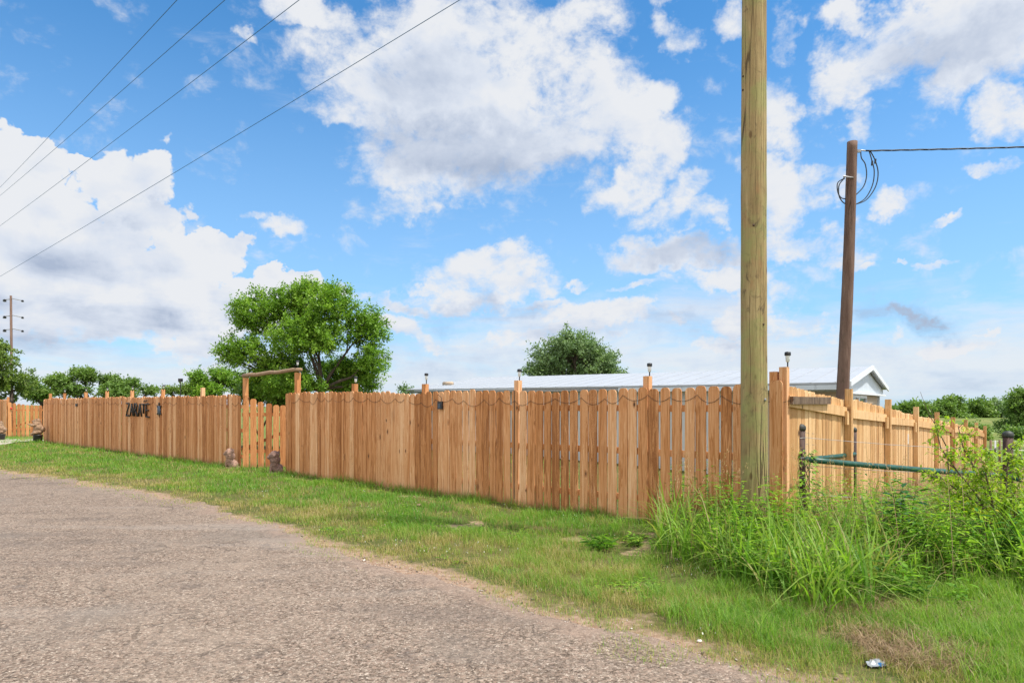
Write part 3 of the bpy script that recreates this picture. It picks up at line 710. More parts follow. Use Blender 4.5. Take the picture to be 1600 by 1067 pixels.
def square_lamp(px, z, w, h_, lab):
    p = P_front(px)+FN*.012; e = empty('wall_lamp', (p.x, p.y, z), lab, 'wall lamp')
    mb = MB(); mb.box((p.x+FN.x*.02, p.y+FN.y*.02, z), (w/2,.02,h_/2), rotz(AL,FN)); part(mb, 'housing', M['black'], e)
    mb = MB(); mb.box((p.x+FN.x*.044, p.y+FN.y*.044, z-.01), (w*.28,.003,h_*.28), rotz(AL,FN)); part(mb, 'lens', M['bluemetal'], e)
    mb = MB(); mb.tube([(p.x,p.y,z+h_/2),(p.x+.01,p.y,z+h_/2+.06),(p.x-.05,p.y,z+h_/2+.12)], .004, 5); part(mb, 'lead', M['stringw'], e)
square_lamp(690, 1.585, .115, .135, 'small black square lamp on the fence below the cable, near the middle of the picture')
square_lamp(121, 1.555, .17, .10, 'small black lamp at the top of the fence left of the letters')

# --- name letters (strokes of rough dark metal)
LET = {'Z':[[(0,1),(.8,1)],[(.8,1),(0,0)],[(0,0),(.85,0)]], 'A':[[(0,0),(.42,1)],[(.42,1),(.85,0)],[(.16,.36),(.7,.36)]],
       'R':[[(.05,0),(.05,1)],[(.05,1),(.55,.98),(.72,.8),(.6,.56),(.05,.5)],[(.3,.5),(.85,0)]], 'T':[[(-.1,1),(.8,1)],[(.36,1),(.36,0)]],
       'E':[[(.05,0),(.05,1)],[(.05,1),(.75,1)],[(.05,.52),(.6,.52)],[(.05,0),(.8,0)]]}
sg = P_front(218)+FN*.02; sign = empty('name_sign', (sg.x, sg.y, 1.2), 'rough dark capital letters fixed in a row on the left-hand fence', 'sign')
off0 = -1.03; LW = .345; LH = .40
for k, ch in enumerate('ZARATE'):
    mb = MB(); o = sg + AL*(off0+k*LW + (.0 if k < 4 else (-.03 if k == 4 else -.06))); hh = LH*(.72 if k == 4 else 1); zb = 1.215+(.10 if k == 4 else 0)-.004*k
    for st_ in LET[ch]:
        mb.tube([o + AL*(a*LW*.92) + FN*.02 + Vector((0,0,zb+b*hh)) for a, b in st_], .024, 7)
    part(mb, 'letter', M['iron'], sign, True)
mb = MB()
for a, b in ((.0,.0),(.07,.06),(.16,.02),(.24,.09)):
    q0 = sg+AL*(.42+a)+FN*.015+Vector((0,0,1.655+b*.4)); mb.tube([q0, q0+AL*.05+Vector((0,0,.05)), q0+AL*.08-Vector((0,0,.01))], .007, 5)
part(mb, 'small_script', M['iron'], sign)
# turtle-like metal ornament
oc = P_front(250)+FN*.03+Vector((0,0,1.41)); orn = empty('wall_ornament', oc, 'small dark blue-grey metal turtle shape hung on the fence beside the letters', 'ornament')
def ell(c, r, ax=None, n=14):
    """ellipsoid verts and faces"""
    vs = []; fs = []; m_ = n//2
    for i in range(m_+1):
        ph = math.pi*i/m_
        for j in range(n):
            th = 2*math.pi*j/n; p = Vector((r[0]*math.sin(ph)*math.cos(th), r[1]*math.sin(ph)*math.sin(th), r[2]*math.cos(ph)))
            vs.append(Vector(c)+(ax @ p if ax else p))
    for i in range(m_):
        for j in range(n): fs.append((i*n+j, i*n+(j+1)%n, (i+1)*n+(j+1)%n, (i+1)*n+j))
    return vs, fs
MX = rotz(AL, FN)
mb = MB(); mb.add(*ell(oc, (.12,.03,.145), MX)); part(mb, 'shell', M['bluemetal'], orn, True)
mb = MB(); mb.add(*ell(oc+Vector((0,0,.19)), (.04,.02,.05), MX)); part(mb, 'head', M['iron'], orn, True)
for a, b in ((.12,.11),(-.12,.11),(.12,-.10),(-.12,-.10)):
    mb = MB(); c = oc+AL*a+Vector((0,0,b)); mb.add(*ell(c, (.055,.015,.028), MX @ Matrix.Rotation(math.copysign(.7, a*b)*-1, 3, 'Y'))); part(mb, 'leg', M['iron'], orn, True)
mb = MB(); mb.tube([oc-Vector((0,0,.13)), oc-Vector((0,0,.23))+AL*.02], [.014,.003], 6); part(mb, 'tail', M['iron'], orn)
rp = h2+d2*.14+Vector((d2.y,-d2.x,0))*.03; mb = MB(); mb.add(*ell((rp.x, rp.y, 1.37), (.05,.03,.05))); tag(mb.build('reflector', M['red'], None, (rp.x,rp.y,1.37), True), 'small round red reflector on the far gate', 'reflector')

# --- cast figures
def figure(name, parts, mat, loc, rz, sc_, voxel, label, cat, group=None):
    mb = MB()
    for c, r, *rot in parts:
        ax = Matrix.Rotation(R(rot[0]), 3, 'Y') if rot else None
        mb.add(*ell(c, r, ax, 14))
    tmp = mb.build('tmp_body', mat); md = tmp.modifiers.new('r', 'REMESH'); md.mode = 'VOXEL'; md.voxel_size = voxel; md.use_smooth_shade = True
    s2 = tmp.modifiers.new('s', 'SMOOTH'); s2.iterations = 2; s2.factor = .5
    dg = bpy.context.evaluated_depsgraph_get(); me = bpy.data.meshes.new_from_object(tmp.evaluated_get(dg))
    bpy.data.objects.remove(tmp); me.name = name; me.materials.clear(); me.materials.append(mat)
    o = bpy.data.objects.new(name, me); sc.collection.objects.link(o); o.location = loc; o.rotation_euler = (0,0,rz); o.scale = (sc_,)*3
    if label: tag(o, label, cat, group)
    return o
def lion_parts(seed, slim=1.):
    r_ = random.Random(seed); P = []
    P += [((0,0,.03),(.20,.12,.03)), ((-.06,0,.13),(.13*slim,.115,.12),-30), ((.03,0,.24),(.085,.085,.14),18), ((.0,0,.17),(.11,.10,.13),-20)]
    for s in (-1,1):
        P += [((.115,.05*s,.12),(.027,.028,.12)), ((.14,.05*s,.02),(.045,.03,.022)), ((-.07,.095*s,.09),(.10,.04,.075)), ((.0,.11*s,.025),(.07,.028,.024)),
              ((.135,.035*s,.455),(.02,.018,.012)), ((.065,.075*s,.53),(.02,.014,.025))]
    P += [((.10,0,.43),(.075,.068,.075)), ((.155,0,.405),(.045,.042,.038)), ((.192,0,.415),(.014,.020,.014)), ((.145,0,.37),(.035,.032,.02)), ((-.17,.08,.05),(.09,.02,.02),10)]
    P += [((.03,0,.445),(.115,.135,.12)), ((.015,0,.34),(.125,.13,.13)), ((.025,0,.235),(.105,.11,.11))]
    for k in range(46):                                     # locks of the mane
        a = r_.uniform(-2.6, 2.6); z = r_.uniform(.24, .52); rr = .122*(1-.35*abs(z-.42)/.15)
        P.append(((.035-.04*math.cos(a)*0+.02*r_.random()-.11*max(0,math.cos(a)), rr*math.sin(a)*1.1, z), (.028,.020,.038), r_.uniform(-30,30)))
    return P
l1 = figure('lion_statue', lion_parts(1), M['stone'], G(361, 62.6, h1(*G(361,62.6).xy)-.01), R(188), .92, .008, 'seated brown lion statue at the left foot of the gate, curly mane and low haunches', 'statue', 'cast lions guarding the gate')
l2 = figure('lion_statue', lion_parts(2, .8), M['stone_dark'], G(431, 68.2, h1(*G(431,68.2).xy)-.01), R(205), .96, .008, 'darker upright lion statue in the grass at the right foot of the gate', 'statue', 'cast lions guarding the gate')
for o in (l1, l2): pass
def bear_parts():
    P = [((0,0,.45),(.20,.19,.13)), ((-.02,0,.62),(.19,.18,.20)), ((.03,0,.80),(.16,.17,.13)), ((.02,0,.92),(.13,.13,.10)), ((.14,0,.90),(.08,.07,.055)), ((.21,0,.905),(.02,.025,.02)),
         ((.0,.10,1.0),(.035,.03,.035)), ((.0,-.10,1.0),(.035,.03,.035)), ((-.2,0,.55),(.09,.12,.12))]
    for s in (-1,1):
        P += [((.10,.15*s,.73),(.13,.05,.05),15), ((.23,.13*s,.765),(.09,.042,.035),-10), ((.31,.12*s,.785),(.04,.035,.022)), ((.06,.14*s,.40),(.13,.075,.06),10), ((.17,.14*s,.36),(.05,.05,.06))]
    return P
for px, s, sc_, lab in ((59, 37.6, .86, 'carved tan bear figure with raised paws on a black drum, beside the far gate'), (1, 35.6, .72, 'half-hidden tan figure on a dark drum at the left edge of the picture')):
    p = G(px, s); z = h1(p.x, p.y)
    e = empty('bear_figure', (p.x, p.y, z), lab, 'statue')
    b = figure('body', bear_parts(), M['tanstone'], (0,0,.02), R(195), sc_*1.12, .014, None, None); b.parent = e
    mb = MB(); mb.lathe((p.x,p.y,z), [(.14,-.02),(.155,.0),(.17,.34*sc_),(.18,.36*sc_),(.18,.385*sc_)], 20); part(mb, 'drum', M['black'], e, True)

# ------------------------------------------------------------------ poles
def pole_mesh(p0, p1, r0, r1, n=28, seed=0, rings=60):
    mb = MB(); rr = random.Random(seed); p0 = Vector(p0); p1 = Vector(p1)
    pts = []; rad = []
    for i in range(rings+1):
        t = i/rings; pts.append(p0.lerp(p1, t)+Vector((.012*math.sin(t*5+seed), .01*math.sin(t*7), 0)))
        rad.append((r0*(1-t)+r1*t)*(1+rr.uniform(-.012,.012)))
    mb.tube(pts, rad, n); return mb
p = G(1177.5, 138.); up_ = empty('utility_pole', (p.x, p.y, 0), 'thick pale green-brown treated pole in the tall grass in front of the fence', 'utility pole')
part(pole_mesh((p.x,p.y,-.4), (p.x+.03,p.y,11.5), .150, .118, seed=2, rings=90), 'shaft', M['newpole'], up_, True)
mb = MB(); mb.lathe((0,0,0), [(.018,0),(.018,.004),(.006,.010)], 12)
o = part(mb, 'pole_tag', M['galv'], up_); o.data.transform(Matrix.Translation(-Vector((0,0,0))))
o.location = (.085, -.121, 1.66); o.data.transform(Matrix.Translation(Vector((p.x,p.y,0)))); o.rotation_euler = (R(90), 0, R(35))
for zz, aa in ((5.3, 195), (5.15, 192), (2.5, 300), (3.6, 250)):
    mb = MB(); c = Vector((p.x+.135*math.cos(R(aa)), p.y+.135*math.sin(R(aa)), zz)); mb.add(*ell(c, (.012,.012,.012))); part(mb, 'nail', M['rustpost'], up_)
# second pole, inside the side fence, leaning slightly
q0 = G(1310.5, 64., -.6); q1 = Vector(((1332.3-CX)/64, F/64, CAMH+(HZ-222)/64))
p2 = empty('service_pole', (q0.x, q0.y, -.5), 'slim dark brown pole leaning slightly, with looped service wires near its top', 'utility pole')
part(pole_mesh(q0, q1, .152, .117, seed=5), 'shaft', M['oldpole'], p2, True)
def pt(px, py, s=64., dy=0.): return Vector(((px-CX)/s, F/s+dy, CAMH+(HZ-py)/s))
mb = MB(); mb.tube([pt(1338,238), pt(1346,235), pt(1352,236)], .018, 8); mb.box(pt(1341,236.5), (.05,.03,.03)); part(mb, 'dead_end_clamp', M['galv'], p2)
mb = MB(); mb.tube([pt(1319,279.5), pt(1315,278,dy=-.1), pt(1327,281,dy=-.16), pt(1333,281)], .02, 8); part(mb, 'wire_bracket', M['galv'], p2)
def loop(name, pts, r=.013):
    # smooth the points with a Catmull-Rom spline
    P = [pts[0]]+pts+[pts[-1]]; o = []
    for i in range(1, len(P)-2):
        for k in range(8):
            t = k/8; a, b, c_, d = P[i-1], P[i], P[i+1], P[i+2]
            o.append(.5*((2*b)+(c_-a)*t+(2*a-5*b+4*c_-d)*t*t+(3*b-a-3*c_+d)*t**3))
    o.append(P[-2]); mb = MB(); mb.tube(o, r, 6); return part(mb, name, M['cable'], p2, True)
loop('drip_loop', [pt(1345,237),pt(1346,247),pt(1352,257),pt(1354,275),pt(1349,292),pt(1336,306)])
loop('drip_loop', [pt(1358,236),pt(1362,250),pt(1366,268),pt(1363,290),pt(1352,310),pt(1336,320)])
loop('drip_loop', [pt(1359,235),pt(1367,250),pt(1372,270),pt(1368,292),pt(1354,312),pt(1337,319.5)])
loop('drip_loop', [pt(1319,279),pt(1309,286),pt(1309,300),pt(1314,309),pt(1321,311)])
loop('drip_loop', [pt(1318,280),pt(1311,290),pt(1311,306),pt(1316,315),pt(1321,319)])
for a in (pt(1363,255), pt(1368,252)):
    mb = MB(); mb.tube([a+Vector((0,0,.05)), a-Vector((.01,0,.06))], .024, 8); part(mb, 'splice', M['black'], p2)
# triplex service line leaving to the right
mb = MB(); a = pt(1352,236); b = Vector((a.x+22., a.y-3.0, a.z+.3)); N = 260
for j in range(3):
    ps = []
    for i in range(N+1):
        t = i/N; sg_ = -.75*4*t*(1-t)*.35; w = i*.42+j*2.094; r_ = .013
        ps.append(a.lerp(b, t)+Vector((0, r_*math.cos(w), sg_+r_*math.sin(w))))
    mb.tube(ps, .0095, 5)
tag(mb.build('service_line', M['cable'], None, a, True), 'twisted dark service cable running right from the leaning brown pole', 'power line')
# overhead wires: from a far pole on the left to one behind the camera
def ray(px, py, dist_): return Vector(((px-CX)/F*dist_, dist_, CAMH+(HZ-py)/F*dist_))
WL = [((0,293),(277,0),34,12,'leftmost and steepest overhead wire across the upper left sky'),((0,306),(352,0),34,12,'second overhead wire, just right of the steepest one'),
      ((0,353),(468,0),32,12,'third overhead wire, between the pair and the lowest one'),((0,432),(719,0),30,11.5,'lowest overhead wire, reaching farthest right across the cloud')]
for (x0,y0),(x1,y1),d_a,d_b,lab in WL:
    a = ray(x0,y0,d_a); b = ray(x1,y1,d_b); v = b-a; mb = MB(); ps = []
    for i in range(81):
        t = -.9+i/80*2.7; sag = .16*(t*(t-1)); ps.append(a+v*t+Vector((0,0,sag*.9)))
    mb.tube(ps, .0065, 6); tag(mb.build('overhead_wire', M['bluewire'], None, a, True), lab, 'power line', 'overhead wires crossing the upper left sky')
# far pole
s_ = 13.; p = Vector(((17-CX)/s_, F/s_, 0)); fp = empty('distant_pole', (p.x, p.y, -1), 'distant thin wooden power pole rising above the trees at the left edge', 'utility pole')
mb = MB(); mb.tube([(p.x+.15,p.y,-1), (p.x,p.y,CAMH+(HZ-462)/s_)], [.17,.12], 12); part(mb, 'shaft', M['oldpole'], fp, True)
for py in (467, 493, 514):
    z = CAMH+(HZ-py)/s_
    mb = MB(); mb.tube([(p.x+.1,p.y,z+.05),(p.x+1.35,p.y,z-.22)], .045, 6); part(mb, 'bracket', M['galv'], fp)
    mb = MB(); mb.lathe((p.x+1.4,p.y,z-.38), [(.08,0),(.17,.06),(.1,.12),(.15,.17),(.05,.24)], 10); part(mb, 'insulator', M['black'], fp)
    mb = MB(); mb.lathe((p.x-.75,p.y,z-.36), [(.11,0),(.22,.07),(.13,.15),(.2,.22),(.06,.32)], 10); part(mb, 'insulator', M['black'], fp)
    mb = MB(); mb.tube([(p.x-.1,p.y,z-.05),(p.x-.75,p.y,z-.1)], .045, 6); part(mb, 'bracket', M['galv'], fp)

# ------------------------------------------------------------------ long metal-roofed building
S_ = 60.; c0 = Vector(((1328-CX)/S_, F/S_, 0)); LD = Vector((-(657+800)/F, 1, 0)).normalized()     # long direction (left/back)
BD = Vector(((1528-800)/F, 1, 0)).normalized()                                                  # width direction
Lb, Wb = 15.6, 8.5; ez, rz_ = CAMH+31/S_, CAMH+31/S_+.585; gb = -1.3
bo = empty('farm_building', (c0.x, c0.y, gb), 'long low building with a white metal roof and gabled end behind the fence', 'building')
def bp(l, w, z): return c0+LD*l+BD*w+Vector((0,0,z))
def bbox(l0,l1,w0,w1,z0,z1,name,mat):
    mb = MB(); vs = [bp(l,w,z) for l in (l0,l1) for w in (w0,w1) for z in (z0,z1)]
    mb.add(vs, [(0,1,3,2),(4,6,7,5),(0,4,5,1),(2,3,7,6),(0,2,6,4),(1,5,7,3)]); return part(mb, name, mat, bo)
bo_rot = None
bbox(3.4, Lb, .30, .42, gb, ez-.06, 'front_wall', M['wallpanel']); bbox(.25, 3.4, .30, .42, gb, ez-.21, 'front_wall', M['tanwall']); bbox(.25, 3.4, .29, .41, ez-.208, ez-.06, 'fascia_board', M['gable'])
bbox(.25, .37, .421, Wb-.5, gb, ez-.18, 'end_wall', M['tanwall'])
bbox(.3, Lb, Wb-.42, Wb-.3, gb, ez-.06, 'rear_wall', M['wallpanel'])
bbox(Lb-.12, Lb, .421, Wb-.421, gb, ez-.06, 'end_wall', M['wallpanel'])
# gable end: framed panel, windows, fascia
mb = MB(); mb.prism([(0.02,ez-.20),(Wb-.02,ez-.20),(Wb-.02,ez-.04),(Wb/2,rz_-.05),(.02,ez-.04)], c0+LD*.12, BD, Vector((0,0,1)), LD, .10); part(mb, 'gable_panel', M['gable'], bo)
bbox(.02,.10,0,Wb,ez-.26,ez-.20,'trim_board',M['white'])
for w0, w1 in ((.45,2.72),(2.75,4.4)):
    z0, z1 = ez-1.45, ez-.28
    for a in ((w0,w0+.09,z0,z1),(w1-.09,w1-.002,z0,z1),(w0+.09,w1-.09,z0,z0+.08),(w0+.09,w1-.09,z1-.08,z1)):
        bbox(.14,.24,a[0],a[1],a[2],a[3],'window_frame',M['white'])
    bbox(.18,.20,w0+.09,w1-.09,z0+.08,z1-.08,'window_pane',M['glass'])
# roof slopes with thickness
for s in (0, 1):
    mb = MB(); wa, wb2 = (-.18, Wb/2) if s == 0 else (Wb/2, Wb+.18); za, zb2 = (ez-.02, rz_) if s == 0 else (rz_, ez-.02)
    vs = [bp(l, w, z+dz) for l in (-.02, Lb+.2) for (w, z) in ((wa,za),(wb2,zb2)) for dz in (0,.05)]
    mb.add(vs, [(0,1,3,2),(4,6,7,5),(0,4,5,1),(2,3,7,6),(0,2,6,4),(1,5,7,3)])
    # standing ribs
    l = .3
    while l < Lb:
        vs = [bp(l+dl, w, z+dz) for dl in (0,.035) for (w, z) in ((wa,za),(wb2,zb2)) for dz in (.051,.060)]
        mb.add(vs, [(0,1,3,2),(4,6,7,5),(0,4,5,1),(2,3,7,6),(0,2,6,4),(1,5,7,3)]); l += .61
    part(mb, 'roof', M['roof'], bo)
bbox(-.02, Lb*.42, -.19, -.10, ez-.16, ez-.03, 'gutter', M['gable'])
bbox(Lb*.42+.02, Lb, -.16, -.10, ez-.12, ez-.03, 'gutter', M['galv'])
bbox(-.04, -.021, 0, .001+.12, ez-.1, ez-.02, 'fascia_end', M['white'])
for s in (0,1):
    mb = MB(); wa, wb2, za, zb2 = (-.18, Wb/2, ez-.08, rz_-.06) if s == 0 else (Wb/2, Wb+.18, rz_-.06, ez-.08)
    vs = [bp(l, w, z+dz) for l in (-.06,-.022) for (w, z) in ((wa,za),(wb2,zb2)) for dz in (0,.14)]
    mb.add(vs, [(0,1,3,2),(4,6,7,5),(0,4,5,1),(2,3,7,6),(0,2,6,4),(1,5,7,3)]); part(mb, 'rake_trim', M['white'], bo)
bbox(.2,.3,Wb-.32,Wb-.2,gb,ez-.1,'corner_post',M['white'])
c = bp(Lb*.955, 1.3, ez+.28); mb = MB(); mb.tube([c-LD*.25, c+LD*.22], .085, 12); mb.tube([c-Vector((0,0,.35)), c-Vector((0,0,.05))], .07, 10); part(mb, 'vent_pipe', M['tanwall'], bo, True)
# far house on the hillside
hp = Vector(((1588-CX)/5.2, F/5.2, 0)); hz_ = h1(hp.x, hp.y)
fh = empty('far_house', (hp.x,hp.y,hz_), 'tiny pale house on the far green hillside beside a tree at the right edge', 'house')
mb = MB(); mb.box((hp.x,hp.y,hz_+1.1), (2.6,3,1.6)); part(mb, 'wall', M['white'], fh)
mb = MB(); mb.prism([(-3,0),(3,0),(0,1.2)], (hp.x,hp.y-3.2,hz_+2.7), Vector((1,0,0)), Vector((0,0,1)), Vector((0,1,0)), 6.4); part(mb, 'roof', M['wallpanel'], fh)
for dx_ in (-1.3,.9): mb = MB(); mb.box((hp.x+dx_,hp.y-3.01,hz_+1.5), (.5,.03,.6)); part(mb, 'window', M['glass'], fh)
# ------------------------------------------------------------------ trees
def tree(name, label, base, lobes, nclus, nleaf, lsize, mat, tr, fork, spr=.5, seed=0, group=None, nlimb=None, lean=(0,0), droop=.0):
    r = np.random.default_rng(seed); rr = random.Random(seed)
    base = Vector(base); e = empty(name, base, label, 'tree', group)
    L = np.array(lobes, dtype=float); vol = L[:,3]*L[:,4]*L[:,5]; pr_ = vol**.8; pr_ /= pr_.sum()
    li = r.choice(len(L), nclus, p=pr_); dv = r.normal(size=(nclus,3)); dv /= np.linalg.norm(dv, axis=1)[:,None]
    rad = r.random(nclus)**(1/2.6)*(1+.12*r.normal(size=nclus)); C_ = L[li,:3] + dv*rad[:,None]*L[li,3:]
    # branches
    mb = MB(); fk = Vector((base.x+lean[0]*fork, base.y+lean[1]*fork, base.z+fork))
    mb.tube([base-Vector((0,0,.3)), base.lerp(fk,.5)+Vector((tr*.2,0,0)), fk], [tr*1.25, tr*.95, tr*.8], 10)
    ctr = []
    for k in range(len(L)):
        c = base+Vector(L[k,:3]); d = c-fk; m1 = fk+d*.5+Vector((rr.uniform(-.1,.1)*d.length, rr.uniform(-.1,.1)*d.length, -.06*d.length))
        mb.tube([fk, fk.lerp(m1,.5)+Vector((0,0,.03*d.length)), m1, c], [tr*.55, tr*.45, tr*.32, tr*.16], 7); ctr.append((m1, c))
    for j in range(0, nclus, max(1, nclus//170)):
        c = base+Vector(C_[j]); m1, c1 = ctr[li[j]]; s0 = m1.lerp(c1, rr.uniform(.2,1)); md = s0.lerp(c,.5)+Vector((0,0,-.06*(c-s0).length+rr.uniform(-.05,.05)))
        mb.tube([s0, md, c], [tr*.12, tr*.08, tr*.03], 5)
    part(mb, 'trunk', M['bark'], e, True)
    # leaf sprigs pointing outwards
    ns = 5; n = nclus*ns; cen = np.repeat(C_, ns, 0); mid = L[:,:3].mean(0)
    od = cen-mid; od /= np.linalg.norm(od, axis=1)[:,None]+1e-6
    sd = od*.75 + r.normal(size=(n,3))*.62 + np.array([0,0,.22-droop]); sd /= np.linalg.norm(sd, axis=1)[:,None]
    sl = spr*(.5+.8*r.random(n))
    per = max(1, nleaf//n); N = n*per
    t = np.tile(np.linspace(.02, 1, per), n) + r.random(N)*.05
    O = np.repeat(cen, per, 0) + np.repeat(sd*sl[:,None], per, 0)*t[:,None] + r.normal(size=(N,3))*spr*.085
    O[:,2] -= droop*.5*np.repeat(sl, per)*t**2
    P = O + np.array(base); ld = np.repeat(sd, per, 0)*.5 + r.normal(size=(N,3))*.7 + np.array([0,0,-.15]); ld /= np.linalg.norm(ld, axis=1)[:,None]
    nv = r.normal(size=(N,3))*.55+np.array([0,0,1.]); sdv = np.cross(ld, nv); sdv /= np.linalg.norm(sdv, axis=1)[:,None]+1e-9
    sz = lsize*(.65+.7*r.random(N))
    a = P; b = P+ld*sz[:,None]*.5+sdv*sz[:,None]*.27; c = P+ld*sz[:,None]; d = P+ld*sz[:,None]*.5-sdv*sz[:,None]*.27
    V = np.stack([a,b,c,d],1).reshape(-1,3); Q = np.arange(N*4).reshape(-1,4)
    rn = np.repeat(np.clip(.5+.14*np.repeat(r.normal(size=nclus), ns*per)+.24*r.normal(size=N), 0, 1), 4)
    o = np_mesh('crown', V, Q, None, mat, {'rnd': rn}, e, tuple(base)); return e
def tb(px, s): p = G(px, s); return (p.x, p.y, h1(p.x, p.y))
# the big tree: pixel outline to lobes at s = 43
sB = 43.; bb = tb(503, sB); gz = bb[2]
def lob(px, py, rx, ry, s, base, dy=0., ryd=None):
    return ((px-CX)/s-base[0], dy, CAMH+(HZ-py)/s-base[2], rx/s, (ryd or rx)/s*.9, ry/s)
bl = [lob(400,480,42,34,sB,bb,.2), lob(385,535,36,22,sB,bb,-.3), lob(460,468,45,30,sB,bb,.5), lob(520,470,40,30,sB,bb,-.5), lob(565,500,36,32,sB,bb,.3), lob(578,545,28,24,sB,bb,0),
      lob(490,520,60,32,sB,bb,-.6,45), lob(440,555,45,26,sB,bb,.4), lob(545,560,40,20,sB,bb,.7), lob(410,588,36,18,sB,bb,.3), lob(560,590,28,12,sB,bb,.6), lob(470,505,50,30,sB,bb,1.2,45), lob(480,445,40,14,sB,bb,0,30), lob(425,600,45,22,sB,bb,.8), lob(470,598,45,18,sB,bb,-.5), lob(535,600,45,15,sB,bb,.9), lob(505,575,35,18,sB,bb,1.4), lob(365,548,22,14,sB,bb,0)]
bl = [(a, b__, c_-.28*(c_ > 3.2), e_, f_, g_*.92) for a, b__, c_, e_, f_, g_ in bl]
tree('leafy_tree', 'big bright green rounded tree rising behind the gate, the largest tree in the picture', bb, bl, 1750, 130000, .088, M['treeleaf'], .13, 2.2, .34, seed=3)
b_ = tb(900, 26.); tree('round_tree', 'dark blue-green round-topped tree behind the white metal roof', b_, [lob(870,568,42,34,26,b_), lob(905,560,45,34,26,b_,1), lob(930,575,35,30,26,b_,-.5), lob(850,585,28,18,26,b_), lob(950,588,26,14,26,b_), lob(895,545,28,20,26,b_,-1)], 620, 42000, .15, M['darktree'], .3, 2.2, .55, seed=4)
TREES = [(18,27,[(8,580,30,30),(-5,602,40,30),(28,606,24,20),(3,562,22,18),(-30,565,40,35)],M['lightree'],420,22000,.15,'light olive green feathery tree at the left edge below the distant pole'),
 (66,25,[(58,604,16,16),(70,612,14,9),(48,612,16,14)],M['midtree'],240,9000,.16,'small green tree between the left-edge tree and the dark-stemmed tree'),
 (140,30,[(108,594,22,12),(132,584,24,13),(160,594,20,12),(125,606,28,8),(98,604,13,9)],M['midtree'],300,15000,.13,'spreading tree with dark visible limbs left of the letters'),
 (205,30,[(190,604,16,8),(204,600,14,9),(222,607,14,6),(198,611,30,5)],M['midtree'],260,11000,.13,'low tree whose crown shows just above the dark letters'),
 (283,24,[(272,607,14,6),(292,606,18,7),(300,610,14,6)],M['lightree'],110,4000,.16,'small pale treetop barely showing above the fence right of the ornament'),
 (340,36,[(322,590,20,14),(345,588,24,16),(362,595,20,16),(335,606,30,12)],M['treeleaf'],300,15000,.10,'bushy small green tree just left of the log-topped gate'),
 (634,30,[(632,606,8,4),(640,608,8,3)],M['darktree'],24,700,.13,'tiny tip of a treetop peeking over the fence between two solar lights')]
for i, (px, s, ls, mt, nc, nl, sz, lab) in enumerate(TREES):
    b_ = tb(px, s); dense = 'small_tree' if i not in (0,2) else ('feathery_tree' if i == 0 else 'spreading_tree')
    tree(dense, lab, b_, [lob(l[0], l[1]+(3 if i else -6), l[2]*(.82 if i else 1.1), l[3]*(.8 if i else 1.05), s, b_, (k%3-1)*.6) for k, l in enumerate(ls)], nc, nl, sz*.9, mt, .13, max(1.2, CAMH+(HZ-ls[0][1])/s-b_[2]-1.2), .27, seed=20+i)
b_ = tb(405, 40.); tree('low_bush', 'dark green bush right behind the gate, under the big tree', b_, [lob(395,612,22,16,40,b_), lob(425,616,26,16,40,b_,.6), lob(445,622,18,12,40,b_,-.3)], 260, 15000, .10, M['midtree'], .06, .4, .34, seed=31)
# tree line beyond the hillside field and the nearer tree at the right edge
FAR = [(1428,6.0,[(1422,641,16,7),(1438,642,14,6)],M['midtree'],'low distant trees just over the far end of the side fence, leftmost of the row'),
 (1478,5.6,[(1468,640,16,10),(1485,636,18,12),(1500,645,14,10),(1478,655,26,12)],M['midtree'],'distant dark tree with a tall rounded top beyond the side fence'),
 (1522,5.4,[(1518,638,16,10),(1530,646,18,12),(1512,655,20,12)],M['midtree'],'distant tree in the middle of the row beyond the green field'),
 (1556,5.3,[(1548,638,14,10),(1560,642,16,12),(1550,656,24,12),(1572,650,12,10)],M['darktree'],'distant dark tree just left of the far pale house'),
 (1398,5.,[(1392,645,12,5),(1404,645,10,5)],M['midtree'],'low distant tree beside the farm building gable, nearly hidden by the fence')]
for i, (px, s, ls, mt, lab) in enumerate(FAR):
    b_ = tb(px, s); tree('distant_tree', lab, b_, [lob(*l, s, b_, (k%3-1)*2.) for k, l in enumerate(ls)], 260, 12000, .75, mt, .4, 2.5, 1.6, seed=50+i, group='distant row of trees')
b_ = tb(1606, 12.); tree('leafy_tree', 'green tree with drooping crown cut off by the right edge of the picture', b_, [lob(1604,640,26,28,12,b_), lob(1598,668,26,20,12,b_,.5), lob(1625,650,30,40,12,b_), lob(1600,622,18,12,12,b_)], 420, 22000, .30, M['midtree'], .3, 2., .9, seed=70)
# hedge-like scrub along the foot of the far field
def scrub(px, py, s, rx, ry, mat, lab, seed):
    b_ = tb(px, s); tree('scrub_bush', lab, b_, [(0,0,ry/s,rx/s,rx/s*.7,ry/s),(rx/s*.5,0,ry/s*.7,rx/s*.6,rx/s*.5,ry/s*.7)], 120, 5000, .35*20/s*.6, mat, .08, .2, .8, seed=seed, group='scrub by the far field')
scrub(1525, 690, 16, 10, 8, M['midtree'], 'dark bush at the near edge of the far field, beside the last fence post', 80)
scrub(1590, 690, 14, 16, 7, M['midtree'], 'bush at the near edge of the far field at the right edge', 81)

